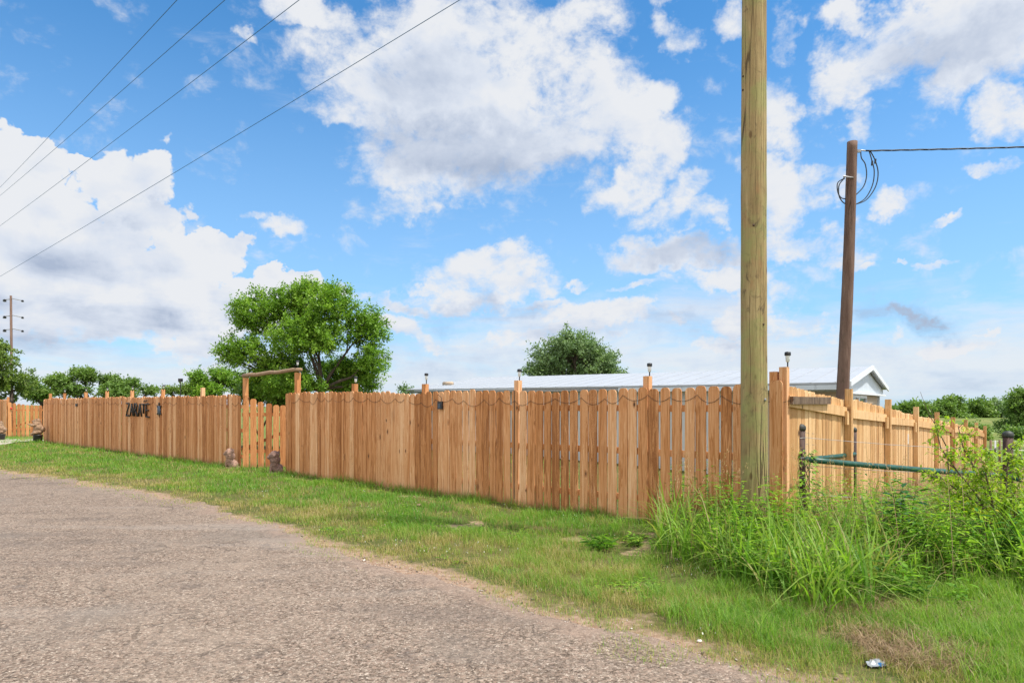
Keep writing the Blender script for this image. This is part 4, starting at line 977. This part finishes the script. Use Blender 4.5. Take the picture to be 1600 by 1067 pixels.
# ------------------------------------------------------------------ grasses
def blades(name, P, yaw, h, bend, w, segs, mat, rnd, label=None, cat=None, parent=None, kind='stuff', droop=None):
    N = len(P); ts = np.linspace(0, 1, segs+1); dx = np.cos(yaw); dy = np.sin(yaw); V = []; hh = []
    for k, t in enumerate(ts):
        off = bend*h*t**1.8; z = h*(t-.42*np.minimum(bend,1.6)*t**2.6*(bend))
        cx = P[:,0]+dx*off; cy = P[:,1]+dy*off; cz = P[:,2]+np.maximum(z, .0)-.01*(k == 0)
        if k < segs:
            ww = w*(1-t**2)*.5*(.8 if k == 0 else 1)
            V.append(np.stack([cx-dy*ww, cy+dx*ww, cz],-1)); V.append(np.stack([cx+dy*ww, cy-dx*ww, cz],-1)); hh += [t, t]
        else: V.append(np.stack([cx, cy, cz],-1)); hh.append(1.)
    m_ = 2*segs+1; V = np.stack(V, 1); b0 = (np.arange(N)*m_)[:,None]
    Q = np.concatenate([b0+np.array([[2*k,2*k+1,2*k+3,2*k+2]]) for k in range(segs-1)], 0) if segs > 1 else None
    T_ = b0+np.array([[2*segs-2, 2*segs-1, 2*segs]])
    o = np_mesh(name, V.reshape(-1,3), Q, T_, mat, {'rnd': np.repeat(rnd, m_), 'h': np.tile(hh, N)}, parent, (0,0,0) if parent is None else tuple(parent_world(parent)))
    if label: tag(o, label, cat)
    if kind: o['kind'] = kind
    return o
def cand(n, y0, y1, u0=-.98, u1=.98):
    y = y0*(y1/y0)**rng.random(n); x = y*(u0+(u1-u0)*rng.random(n)); return x, y
def tallmask(x, y):
    """1 inside the unmown weeds on the right"""
    b = np.interp(x, [1.2,1.45,1.9,2.3,2.8,3.6,5,9,20], [9.,7.1,6.1,5.25,4.9,4.95,5.0,4.6,4.])
    b2 = (fnoise(x*1.7, y*1.7, 3)-.5)*1.0
    return sstep(y-b+b2, -.1, .5)*sstep(x, 1.15, 1.7)
# lawn
x, y = cand(1150000, 3.6, 34, -.98, 1.35)
e = edge_d(x, y) + (fnoise(x*2.2, y*2.2, 4)-.5)*.95*np.clip((y-2.)/7., .4, 1)
t, l = tl(x, y)
gate_area = (l > 9.0) & (l < 12.5) & (t < 1.2)
keep = (e > 0) & ((t < .05) | gate_area | ((t < 26) & (rng.random(len(x)) < .22)))
pat = fnoise(x*.9+5, y*.9, 4); pat2 = fnoise(x*3.3, y*3.3+8, 3)
dens = (.28+.72*sstep(e, .0, .75))*(.16+.84*sstep(pat2, .32, .53))*(1-bare(x, y)*.96)*(1-.75*tallmask(x, y))
dens = dens*(1-.35*sstep(x, 1.0, 2.2))
drv = (l > 19.6) & (l < 25.5) & (y > 24)
keep &= (rng.random(len(x)) < dens) & ~(drv & (l > 21.) )
x, y, e, t, l, pat, pat2 = (v[keep] for v in (x, y, e, t, l, pat, pat2))
hgt = (.030+.045*rng.random(len(x)))*(.55+.7*sstep(e, 0, 1.2))*(.7+.9*pat2)
hgt *= 1+1.1*np.exp(-((t+.12)/.16)**2)*(rng.random(len(x)) < .5)
hgt *= 1+.25*sstep(x, .3, 2.0)*sstep(fnoise(x*2+9, y*2, 3), .42, .6)
rn = np.clip(.16+.46*sstep(e+(pat-.5)*2.6, -.1, 1.6)+.9*(pat-.46)+.15*rng.normal(size=len(x)), 0, 1)
dryp = rng.random(len(x)) < (.06+.30*(1-sstep(e, .1, 1.2))+.42*sstep(fnoise(x*1.7+70, y*1.7, 3), .58, .70)); rn = np.where(dryp, rng.random(len(x))*.12, rn)
w = np.maximum(.0032, .00052*y)*(.7+.6*rng.random(len(x)))
P = np.stack([x, y, H(x, y)], -1)
blades('lawn', P, rng.random(len(x))*6.283, hgt*1.15, .35+.75*rng.random(len(x)), w, 2, M['lawn'], rn, 'short green and yellowing grass of the verge between road and fence', 'grass')
print('lawn', len(x))
# tufts and runners spilling over the road's ragged edge
x, y = cand(90000, 3.6, 22, -.95, .6); e = edge_d(x, y); q_ = fnoise(x*1.25+15, y*1.25, 4)
k = (e > -.38) & (e < .35) & (q_ > .50+.25*np.clip(-e, 0, 1)) & (rng.random(len(x)) < .8); x, y, e = x[k], y[k], e[k]
blades('edge_grass', np.stack([x,y,np.maximum(H(x,y),.004)],-1), rng.random(len(x))*6.283, .03+.05*rng.random(len(x)), .5+.9*rng.random(len(x)), np.maximum(.0036,.0006*y), 2, M['lawn'], np.clip(.30+.22*rng.normal(size=len(x)),0,1), 'ragged tufts of grass creeping over the road edge', 'grass')
# longer tufts scattered in the lawn, more to the right
x, y = cand(5200, 4.2, 22, -.9, .6); e = edge_d(x, y); t, l = tl(x, y)
pt_ = fnoise(x*1.3+60, y*1.3, 3); k = (e > .35) & (t < -.02) & (rng.random(len(x)) < sstep(pt_, .46, .62)*(.25+.75*sstep(x, -1.5, 1.2))) & (bare(x,y) < .5)
x, y = x[k], y[k]; nb = 16
X = np.repeat(x, nb)+rng.normal(size=len(x)*nb)*.035; Y = np.repeat(y, nb)+rng.normal(size=len(x)*nb)*.035
hh = np.repeat(.06+.10*rng.random(len(x)), nb)*(.6+.6*rng.random(len(X)))*(1+.8*sstep(X, .2, 1.6))
blades('grass_tufts', np.stack([X,Y,H(X,Y)],-1), rng.random(len(X))*6.283, hh, .4+.9*rng.random(len(X)), np.maximum(.004,.0006*Y), 3, M['tall'], np.clip(np.repeat(.35+.5*rng.random(len(x)),nb)+.12*rng.normal(size=len(X)),0,1), 'brighter longer tufts scattered through the verge grass', 'grass')
# tall weeds on the right: clumps of arching blades
def clumps(name, x, y, nb, hlo, hhi, wid, spread, mat, rlo, rhi, label, segs=5, bend=(.25,1.1), cat='grass'):
    n = len(x); X = np.repeat(x, nb)+rng.normal(size=n*nb)*spread; Y = np.repeat(y, nb)+rng.normal(size=n*nb)*spread
    hh = np.repeat(hlo+(hhi-hlo)*rng.random(n), nb)*(.45+.65*rng.random(n*nb))
    return blades(name, np.stack([X,Y,H(X,Y)],-1), rng.random(n*nb)*6.283, hh, bend[0]+(bend[1]-bend[0])*rng.random(n*nb)**1.3, wid*(.6+.8*rng.random(n*nb)), segs, mat,
           np.clip(np.repeat(rlo+(rhi-rlo)*rng.random(n), nb)+.12*rng.normal(size=n*nb), 0, 1), label, cat)
def heightcap(x, y):
    return y
x, y = cand(13500, 4.4, 9.2, .22, 1.45); k = (rng.random(len(x)) < tallmask(x, y)*.75) & (tl(x,y)[0] < 30); x, y = x[k], y[k]
side = (x > np.interp(y, [4.4, 5.2, 5.6, 6.4], [3.2, 3.0, 2.9, 9]))  # the lower green grass at bottom right
front = edge_d(x, y)
lowz = (y < 5.7) & (x > 2.9)
x, y = x[~lowz], y[~lowz]; sel = rng.random(len(x)); zone = fnoise(x*1.4+11, y*1.4+2, 3)
k1 = sel < .42; clumps('tall_grass', x[k1], y[k1], 5, .20, .52, .010, .05, M['tall'], .15, 1.0, 'mass of arching green grass around the foot of the utility pole and to its right')
k2 = (sel > .42) & (sel < .60) & (zone > .40); clumps('coarse_grass', x[k2], y[k2], 7, .50, .92, .019, .04, M['tall'], .0, .8, 'tall coarse broad-bladed grass clumps standing above the rest beside the pole', 7, (.25, 1.5))
k3 = (sel > .60) & (sel < .66); clumps('dry_stems', x[k3], y[k3], 4, .35, .75, .006, .04, M['dry'], .2, 1.0, 'dry tan stems mixed through the tall grass', 5, (.2, 1.6))
xx, yy = cand(26000, 3.4, 5.9, .55, 1.5); k = (xx > 2.5) & (edge_d(xx,yy) > .5) & (rng.random(len(xx)) < .7*sstep(xx, 2.5, 3.3)) & (fnoise(xx*3, yy*3, 3) > .36)
clumps('knee_grass', xx[k], yy[k], 8, .06, .19, .0045, .035, M['tall'], .1, .75, 'finer shin-high green grass in the lower right corner', 4)
x, y = cand(10500, 6.8, 26, .36, 1.4); t, l = tl(x, y); k = (t > -.3) & (l < -.12) & (rng.random(len(x)) < .75); x, y = x[k], y[k]
dry = rng.random(len(x)) < (.35+.5*sstep(y, 8.2, 11.))
clumps('rough_grass', x[~dry], y[~dry], 8, .25, .50, .009, .07, M['tall'], .1, .7, 'rough green grass beyond the green pipe rail')
clumps('dead_grass', x[dry], y[dry], 13, .45, .88, .006, .09, M['dry'], .2, .9, 'wispy dead brown grass below the side fence beyond the pipe rail', 5, (.3, 1.3))
# dead thatch at the foot of the tall weeds
x, y = cand(9000, 3.9, 7.2, .2, .75); b = tallmask(x, y); k = (b > .02) & (b < .8) & (fnoise(x*2.5, y*2.5+30, 3) > .42) | ((np.hypot(x-2.62,(y-4.35)*.8) < .32) & (rng.random(len(x)) < .8)); k &= edge_d(x, y) > .25
clumps('dead_thatch', x[k], y[k], 8, .06, .20, .004, .05, M['dry'], .1, .8, 'matted dead brown thatch along the foot of the tall grass', 4, (.9, 2.0))
# seed stems
x, y = cand(420, 5.6, 11, .2, .9); k = rng.random(len(x)) < tallmask(x, y); x, y = x[k][:110], y[k][:110]
x = np.concatenate([x, rng.uniform(1.65,2.35,16), rng.uniform(2.95,3.3,7)]); y = np.concatenate([y, rng.uniform(6.5,7.3,16), rng.uniform(7.0,7.6,7)])
clumps('seed_stalks', x, y, 1, 1.15, 1.5, .0045, .01, M['dry'], .4, .9, 'thin straw coloured stalks standing above the tall grass', 6, (.08,.4))
pv = []; 
for i in range(len(x)):
    hgt_ = rng.uniform(.80, 1.08); yw = rng.random()*6.28
    for j in range(34):
        tt = j/34; rr_ = .055*(1-abs(tt-.35))*rng.random(); a = rng.random()*6.28
        off = .05+.10*tt
        pv.append((x[i]+math.cos(yw)*off+rr_*math.cos(a), y[i]+math.sin(yw)*off+rr_*math.sin(a), h1(x[i],y[i])+hgt_+.20*(tt-.5)-rr_*.5))
pv = np.array(pv); k = rng.random(len(pv)) < .6; pv = pv[k]
blades('seed_heads', pv, rng.random(len(pv))*6.28, .012+.012*rng.random(len(pv)), .9+rng.random(len(pv)), np.full(len(pv), .0045), 2, M['seed'], rng.random(len(pv)), 'loose tan seed heads above the tall grass in front of the pole', 'grass')

# ------------------------------------------------------------------ leafy plants
def leaves(P, D, Nn, L, Wd, droop=.25):
    """broad pointed leaves with a fold along the midrib: arrays of verts, quads, tris"""
    P, D, Nn = (np.asarray(v, dtype=float) for v in (P, D, Nn)); L = np.asarray(L)[:,None]; Wd = np.asarray(Wd)[:,None]
    D /= np.linalg.norm(D, axis=1)[:,None]; S = np.cross(D, Nn); S /= np.linalg.norm(S, axis=1)[:,None]+1e-9; U = np.cross(S, D)
    def at(t, s_, z): return P+D*L*t+S*Wd*s_+U*L*z - np.array([0,0,1.])*L*droop*t*t
    V = [at(0,0,0), at(.33,0,-.03), at(.68,0,-.03), at(1,0,0), at(.30,.46,.05), at(.65,.36,.04), at(.30,-.46,.05), at(.65,-.36,.04)]
    V = np.stack(V, 1); n = len(P); b = (np.arange(n)*8)[:,None]
    Q = np.concatenate([b+np.array([[1,2,5,4]]), b+np.array([[2,1,6,7]])]); T_ = np.concatenate([b+np.array([[0,1,4]]), b+np.array([[1,0,6]]), b+np.array([[2,3,5]]), b+np.array([[3,2,7]])])
    return V.reshape(-1,3), Q, T_
def leafpart(parent, P, D, Nn, L, Wd, mat, rn, name='foliage', droop=.25, kind=None):
    V, Q, T_ = leaves(P, D, Nn, L, Wd, droop); o = np_mesh(name, V, Q, T_, mat, {'rnd': np.repeat(rn, 8)}, parent, (0,0,0) if parent is None else tuple(parent_world(parent)), True)
    if kind: o['kind'] = kind
    return o
def weedplant(name, label, x, y, h, nst, mat, ll, lw, nl, spread=.5, group=None, seed=0, rn0=.5, lean=(0,0), low=.2):
    r = np.random.default_rng(seed); z0 = h1(x, y); e = empty(name, (x,y,z0), label, 'plant', group); mb = MB(); P=[]; D=[]; Nn=[]; L=[]
    for s in range(nst):
        a = r.random()*6.28; sp = spread*h*(.3+.7*r.random()); hh = h*(.7+.35*r.random()); pts = []
        for k in range(7):
            t = k/6; pts.append(Vector((x+.03*math.cos(a)+(math.cos(a)*sp+lean[0]*h)*t**1.5, y+.03*math.sin(a)+(math.sin(a)*sp+lean[1]*h)*t**1.5, z0-.02+hh*t)))
        mb.tube(pts, [.006*(1-t/8)*(h+.4) for t in range(7)], 6)
        for j in range(nl):
            t = low+(1-low)*(j+.5)/nl; i = min(5, int(t*6)); p = pts[i].lerp(pts[i+1], t*6-i); az_ = j*2.4+r.normal()*.3+s
            d = np.array([math.cos(az_), math.sin(az_), .45-.3*t+.5*(t > .9)]); P.append(p); D.append(d); Nn.append([0.15*r.normal(),.15*r.normal(),1]); L.append(ll*(.6+.6*r.random())*(1-.35*abs(t-.6)))
    part(mb, 'stems', M['twig'] if mat is M['limeleaf'] else M['weed'], e, True)
    L = np.array(L); leafpart(e, P, D, Nn, L, L*lw/ll, mat, np.clip(rn0+.25*r.normal(size=len(L)), 0, 1)); return e
pw = G(1412, 148.); weedplant('broadleaf_plant', 'dark glossy plant with large broad drooping leaves, tallest among the weeds below the pipe rail', pw.x, pw.y, .84, 4, M['darkleaf'], .20, .095, 15, .16, seed=5, low=.30)
pw = G(1545, 165.); weedplant('broadleaf_plant', 'dark green bushy weed under the yellow-green shrub near the right edge', pw.x, pw.y, .62, 9, M['darkleaf'], .13, .036, 16, .5, seed=6, rn0=.75)
pw = G(935, 140.); weedplant('grassy_clump', 'dark grassy weed clump near the fence foot left of the pole', pw.x, pw.y, .17, 22, M['tall'], .17, .014, 5, 1.1, seed=7, rn0=.85)
weedplant('grassy_clump', 'small leafy weed clump at the fence foot right of the dark grassy clump', 1.42, 7.55, .16, 14, M['weed'], .08, .03, 6, .8, seed=8, rn0=.5)
# a crowd of mid-size leafy weeds among the tall grass: uncountable, one object
r = np.random.default_rng(77); x, y = cand(4200, 4.9, 10.5, .24, 1.35); k = (rng.random(len(x)) < tallmask(x, y)*.55*sstep(fnoise(x*1.5+20, y*1.5, 3), .36, .50)*(.35+.65*sstep(x, 1.9, 2.6))*(.25+.75*sstep(y, 5.2, 6.1))); x, y = x[k], y[k]
P=[]; D=[]; Nn=[]; L=[]; rn=[]
for i in range(len(x)):
    hh = r.uniform(.30, .72)*(.7+.45*float(sstep(y[i], 5.4, 7.))); a0 = r.random()*6.28; z0 = h1(x[i], y[i]); c0_ = r.random()
    for st_ in range(3):
        aa = a0+st_*2.1; 
        for j in range(9):
            t = (j+1)/9; az_ = j*2.4+st_; P.append((x[i]+math.cos(aa)*hh*.3*t, y[i]+math.sin(aa)*hh*.3*t, z0+hh*t)); D.append([math.cos(az_), math.sin(az_), .5*r.random()+.1]); Nn.append([0,0.1,1]); L.append(r.uniform(.07,.15)*(1.15-.5*t)); rn.append(np.clip(c0_*.85+.3*r.random()-.1,0,1))
L = np.array(L); o = leafpart(None, P, D, Nn, L, L*.33, M['weed'], np.array(rn), 'leafy_weeds', kind='stuff'); tag(o, 'bright leafy weeds mixed through the tall grass', 'weeds')
# low creeping leaves in the lawn
x, y = cand(5200, 4.2, 16, -.6, .4); k = (edge_d(x,y) > .4) & (tl(x,y)[0] < -.05) & (rng.random(len(x)) < sstep(fnoise(x*1.2+90, y*1.2, 3), .5, .62)); x, y = x[k], y[k]; nb = 7
X = np.repeat(x,nb)+rng.normal(size=len(x)*nb)*.03; Y = np.repeat(y,nb)+rng.normal(size=len(x)*nb)*.03; a = rng.random(len(X))*6.28
o = leafpart(None, np.stack([X,Y,H(X,Y)+.03*rng.random(len(X))+.01],-1), np.stack([np.cos(a),np.sin(a),.3+0*a],-1), np.tile([0,0,1.],(len(X),1)), .03+.04*rng.random(len(X)), .014+.012*rng.random(len(X)), M['weed'], rng.random(len(X)), 'lawn_weeds', kind='stuff'); tag(o, 'low broad leaves creeping in the verge grass', 'weeds')
# tiny white flowers
x, y = cand(3000, 4.5, 15, -.5, .35); k = (edge_d(x,y) > .3) & (tl(x,y)[0] < -.1) & (fnoise(x*1.1+30, y*1.1+3, 3) > .56); x, y = x[k], y[k]
blades('white_flowers', np.stack([x,y,H(x,y)+.05],-1), rng.random(len(x))*6.28, np.full(len(x),.005), np.full(len(x),1.), np.full(len(x),.007), 2, M['ceramic'], rng.random(len(x)), 'tiny white flowers dotted in the verge grass', 'flowers')

# yellow-green shrub over the rail
def shrub(name, label, base, stems, mat, nleaf, ll, lw, seed, rn0, twig=.32):
    r = np.random.default_rng(seed); rr = random.Random(seed); e = empty(name, base, label, 'shrub'); mb = MB(); P=[]; D=[]; Nn=[]; L=[]
    for pts in stems:
        pts = [Vector(p) for p in pts]; mb.tube(pts, [.011*(1-.8*i/(len(pts)-1))+.002 for i in range(len(pts))], 7)
        tot = len(pts)-1
        for j in range(27):
            t = .28+.72*rr.random(); i = min(tot-1, int(t*tot)); p = pts[i].lerp(pts[i+1], t*tot-i)
            d = Vector((rr.gauss(0,1), rr.gauss(0,1), rr.gauss(.35,.5))).normalized(); tl_ = twig*rr.uniform(.4,1.1)*(1.15-.4*t); q = p+d*tl_+Vector((0,0,-.04*tl_)); mb.tube([p, p.lerp(q,.5)+Vector((0,0,.012)), q], [.0035,.0025,.0015], 5)
            for m_ in range(nleaf):
                u = .15+.85*m_/nleaf; c = p.lerp(q, u)+Vector((rr.gauss(0,.02),rr.gauss(0,.02),rr.gauss(0,.02))); dd = np.array(d)*.5+r.normal(size=3)*.7; P.append(c); D.append(dd); Nn.append([.4*r.normal(),.4*r.normal(),1]); L.append(ll*(.6+.7*r.random()))
    part(mb, 'stems', M['twig'], e, True); L = np.array(L); leafpart(e, P, D, Nn, L, L*lw/ll, mat, np.clip(rn0+.25*r.normal(size=len(L)),0,1)); return e
sS = 150.
def sp(px, py, dy=0., s=sS): return Vector(((px-CX)/s*(1+dy*s/F), F/s+dy, CAMH+(HZ-py)/s*(1+dy*s/F)))
bs = sp(1560, 860); z0 = h1(bs.x, bs.y)
st1 = [[(bs.x,bs.y,z0), sp(1545,800), sp(1520,765,.05), sp(1495,735,.1), sp(1470,700,.15), sp(1462,665,.1)],
       [(bs.x,bs.y,z0), sp(1535,790,-.1), sp(1500,770,-.1), sp(1475,748,-.15), sp(1450,742,-.2)],
       [(bs.x+.03,bs.y,z0), sp(1550,790,.1), sp(1528,740,.2), sp(1505,700,.25), sp(1497,665,.25)],
       [(bs.x+.05,bs.y,z0), sp(1570,800,-.1), sp(1572,760,-.1), sp(1575,725,0), sp(1580,695,.1)],
       [(bs.x+.05,bs.y,z0), sp(1575,790,.1), sp(1590,760,.1), sp(1605,735,.2), sp(1612,705,.2)],
       [(bs.x,bs.y,z0), sp(1550,780,-.2), sp(1540,740,-.25), sp(1545,705,-.25)],
       [(bs.x,bs.y,z0), sp(1530,800,-.2), sp(1500,795,-.25), sp(1480,790,-.3)],
       [(bs.x,bs.y,z0), sp(1575,820,-.2), sp(1590,800,-.25), sp(1605,780,-.3)]]
shrub('young_shrub', 'yellow-green young shrub reaching over the green pipe rail near the right edge', (bs.x,bs.y,z0), st1, M['limeleaf'], 15, .052, .025, 9, .5, .28)
mb = MB(); mb.tube([sp(1480,700,.4), sp(1462,665,.4), sp(1448,640,.4), sp(1438,612,.4)], [.006,.004,.003,.0015], 6); mb.tube([sp(1462,665,.4), sp(1455,640,.42), sp(1448,628,.42)], [.003,.002,.001], 5)
mb.tube([sp(1480,700,.4), (bs.x-.2, bs.y+.4, h1(bs.x-.2, bs.y+.4))], [.006,.009], 6); tag(mb.build('bare_twig', M['twig'], None, tuple(sp(1480,700,.4)), True), 'bare thin twig poking up above the shrub against the sky', 'twig')

# ------------------------------------------------------------------ pipe and wire fence
pf = empty('pipe_fence', G(1251,125.), 'old fence of dark capped posts, wire and a green pipe rail', 'fence')
def pipepost(px, s, pytop, r_, zb=None):
    p = G(px, s); z = h1(p.x, p.y); zt = CAMH+(HZ-pytop)/s
    mb = MB(); mb.tube([(p.x,p.y,z-.2), (p.x,p.y,(z+zt)/2), (p.x,p.y,zt-r_*.9)], r_, 16); part(mb, 'post', M['rustpost'], pf, True)
    mb = MB(); mb.lathe((p.x,p.y,zt-r_*1.1), [(r_*1.08,-.02),(r_*1.14,0),(r_*1.1,r_*.5),(r_*.7,r_*.95),(r_*.2,r_*1.1)], 16); part(mb, 'cap', M['greencap'], pf, True); return p, zt, z
pa, zta, za = pipepost(1251, 125., 662, .055); pb_, ztb, zb_ = pipepost(1333.5, 101., 667, .045); pc, ztc, zc = pipepost(1575, 112., 673, .062)
def rail_(a, b, r_): mb = MB(); mb.tube([a.lerp(b, i/10)+Vector((0,0,-.012*math.sin(math.pi*i/10))) for i in range(11)], r_, 14); part(mb, 'pipe_rail', M['greenpipe'], pf, True)
zr = CAMH+(HZ-717)/125.
ra = Vector((pa.x+.02, pa.y-.03, zr)); rb = Vector((pc.x, pc.y-.10, CAMH+(HZ-743)/112.)); rail_(ra, rb, .036)
rail_(Vector((pc.x+.03,pc.y-.05,rb.z-.03)), rb+Vector((1.6,-.25,-.30)), .036)
rail_(Vector((pa.x,pa.y+.04,zr+.0)), Vector((pb_.x,pb_.y-.03,CAMH+(HZ-709)/101.)), .034)
for px, s, pyt, col in ((1418,77.,678,'galv'),(1473,61.,684,'rustpost'),(1510,51.,688,'rustpost'),(1555,60.,688,'galv')):
    p = G(px, s); z = h1(p.x,p.y); zt = CAMH+(HZ-pyt)/s
    mb = MB(); mb.box((p.x,p.y,(z+zt)/2-.1), (.018,.004,(zt-z)/2+.1)); mb.box((p.x,p.y+.015,(z+zt)/2-.1), (.004,.014,(zt-z)/2+.1)); part(mb, 't_post', M['rustpost'], pf)
    if col == 'galv': mb = MB(); mb.box((p.x,p.y,zt-.10), (.021,.007,.10)); part(mb, 'white_tip', M['white'], pf)
mb = MB(); ends = [pa, pb_, G(1418,77.), G(1473,61.), G(1510,51.)]
def wire(mb, A_, B_, za_, zb2, n=12, sag=.02, r_=.0028):
    mb.tube([(A_.x+(B_.x-A_.x)*i/n, A_.y+(B_.y-A_.y)*i/n, za_+(zb2-za_)*i/n-sag*4*(i/n)*(1-i/n)+random.uniform(-.003,.003)) for i in range(n+1)], r_, 4)
for f_ in (.97,.86,.75,.64,.53,.42,.3,.18):
    for i in range(len(ends)-1):
        A_, B_ = ends[i], ends[i+1]; ha, hb = h1(A_.x,A_.y), h1(B_.x,B_.y); wire(mb, A_, B_, ha+1.34*f_, hb+1.34*f_, r_=.0022)
A_, B_ = pa, pb_
for k in range(22):
    t = k/22; p = A_.lerp(B_, t); z = h1(p.x,p.y); mb.tube([(p.x,p.y,z+.2),(p.x,p.y,z+1.3)], .0016, 4)
part(mb, 'wire_mesh', M['galv'], pf)
mb = MB()
for f_ in (.95, .68, .40):
    wire(mb, pa, pc, za+1.3*f_, zc+1.25*f_, 20, .03)
    wire(mb, pc, pc+Vector((3,-.6,0)), zc+1.25*f_, zc+1.15*f_, 12, .02)
part(mb, 'line_wires', M['galv'], pf)
mb = MB()
for f_ in (.9,.72,.54,.36,.2): mb.tube([(pa.x+.057*math.cos(a_*.7), pa.y+.057*math.sin(a_*.7), za+1.36*f_+.004*math.sin(a_)) for a_ in range(10)], .004, 4)
part(mb, 'wire_wraps', M['galv'], pf)
# vine on the near post
r = np.random.default_rng(5); n = 420; zt_ = r.random(n)**.8*.98; a = r.random(n)*6.28; rad = .05+.11*r.random(n)*(1.1-zt_*.6)+.05*(zt_ < .75)
P = np.stack([pa.x+.05+rad*np.cos(a), pa.y+rad*np.sin(a), za+.05+zt_*1.05], -1); D = np.stack([np.cos(a), np.sin(a), -.5+.5*r.random(n)], -1); L = .035+.035*r.random(n)
ve = empty('creeping_vine', (pa.x,pa.y,za), 'green vine climbing the first dark capped post beside the utility pole', 'plant')
leafpart(ve, P, D, np.tile([0,-.4,1.],(n,1)), L, L*.6, M['weed'], r.random(n)*.9)
mb = MB()
for k in range(9):
    a_ = k*.7; mb.tube([(pa.x+.08*math.cos(a_+j*.8)+.03, pa.y+.08*math.sin(a_+j*.8), za+j*.13) for j in range(8)], .004, 5)
part(mb, 'stems', M['twig'], ve, True)
# small wooden posts of the far field fence
ff = empty('field_fence', G(1560, 40.), 'low wire fence with wooden posts across the near side of the far field', 'fence')
pp = []
for px in (1548, 1562, 1578, 1594, 1612):
    s = 32.; p = G(px, s); z = h1(p.x,p.y); pp.append((p, z)); mb = MB(); mb.tube([(p.x,p.y,z-.2),(p.x,p.y,z+1.25)], .05, 8); part(mb, 'post', M['oldwood'], ff, True)
mb = MB()
for hz2 in (.4,.7,1.0,1.2):
    for i in range(len(pp)-1): wire(mb, pp[i][0], pp[i+1][0], pp[i][1]+hz2, pp[i+1][1]+hz2, 4, .01, .006)
part(mb, 'wires', M['galv'], ff)

# ------------------------------------------------------------------ loose stones, litter
def stones(name, x, y, z, sz, label):
    n = len(x); o8 = np.array([(1,0,0),(0,1,0),(-1,0,0),(0,-1,0),(0,0,1),(0,0,-1)], dtype=float)
    a = rng.random(n)*6.28; ca, sa = np.cos(a), np.sin(a); sx = sz*(.7+.6*rng.random(n)); sy = sz*(.5+.5*rng.random(n)); sz_ = sz*(.3+.35*rng.random(n))
    V = np.empty((n,6,3)); j = 1+.25*rng.normal(size=(n,6))
    for k in range(6):
        vx = o8[k,0]*sx*j[:,k]; vy = o8[k,1]*sy*j[:,k]; V[:,k,0] = x+vx*ca-vy*sa+ (k==4)*rng.normal(size=n)*sz*.3; V[:,k,1] = y+vx*sa+vy*ca; V[:,k,2] = z+o8[k,2]*sz_*j[:,k]+sz_*.4
    b = (np.arange(n)*6)[:,None]; T_ = np.concatenate([b+np.array([t]) for t in [(0,1,4),(1,2,4),(2,3,4),(3,0,4),(1,0,5),(2,1,5),(3,2,5),(0,3,5)]])
    o = np_mesh(name, V.reshape(-1,3), None, T_, M['pebble'], {'rnd': np.repeat(rng.random(n), 6)}); tag(o, label, 'gravel', kind='stuff')
x, y = cand(150000, 2.6, 13, -.85, .75); k = edge_d(x, y) < .02; x, y = x[k], y[k]
stones('road_chippings', x, y, np.full(len(x), .006), .0022+.0042*rng.random(len(x))**2, 'loose chippings bedded in the worn road surface')
x, y = cand(60000, 3.2, 22, -.9, .6); d = edge_d(x, y); k = (np.abs(d+.05) < .45) & (rng.random(len(x)) < np.exp(-((d+.05)/.22)**2)*.35*(.2+1.2*sstep(fnoise(x*2,y*2+5,3),.4,.6))); x, y, d = x[k], y[k], d[k]
stones('edge_gravel', x, y, np.maximum(H(x,y), .004), .005+.013*rng.random(len(x))**3, 'loose pale stones along the ragged road edge')
mb = MB(); p = G(1368, 252.); z0 = h1(p.x,p.y)+.015; n1_, n2_ = 10, 6; vs = []
for i in range(n1_):
    for j in range(n2_):
        u = i/(n1_-1)-.5; v = j/(n2_-1)-.5; k_ = 1-abs(u)*.9
        vs.append((p.x+u*.13+random.uniform(-.004,.004), p.y+v*.10*k_+u*.03, z0+.028*math.cos(v*3)*k_+random.uniform(-.006,.008)))
top_ = len(vs); vs += [(a, b, c-.003) for a, b, c in vs]
fs = []
for i in range(n1_-1):
    for j in range(n2_-1):
        a = i*n2_+j; fs.append((a,a+n2_,a+n2_+1,a+1)); fs.append((a+top_,a+1+top_,a+n2_+1+top_,a+n2_+top_))
mb.add(vs, fs); tag(mb.build('plastic_wrapper', M['litter'], None, (p.x,p.y,z0)), 'crumpled clear plastic wrapper with a blue mark lying in the grass near the bottom edge', 'litter')
for px, py, r_, lab in ((1093,1003,.015,'pale stone at the road edge below the tall grass'),(655,793,.035,'small brown clod lying in the grass below the fence')):
    s = (py-HZ)/CAMH; p = G(px, s); mb = MB(); v, f = ell((p.x,p.y,h1(p.x,p.y)+r_*.6), (r_*1.2,r_,r_*.7), None, 12); mb.add([Vector(q)+Vector((random.uniform(-1,1),random.uniform(-1,1),random.uniform(-1,1)))*r_*.12 for q in v], f, .97 if px > 900 else .4)
    tag(mb.build('stone' if px > 900 else 'dirt_clod', M['pebble'] if px > 900 else M['stone'], None, (p.x,p.y,0), True), lab, 'stone' if px > 900 else 'clod')
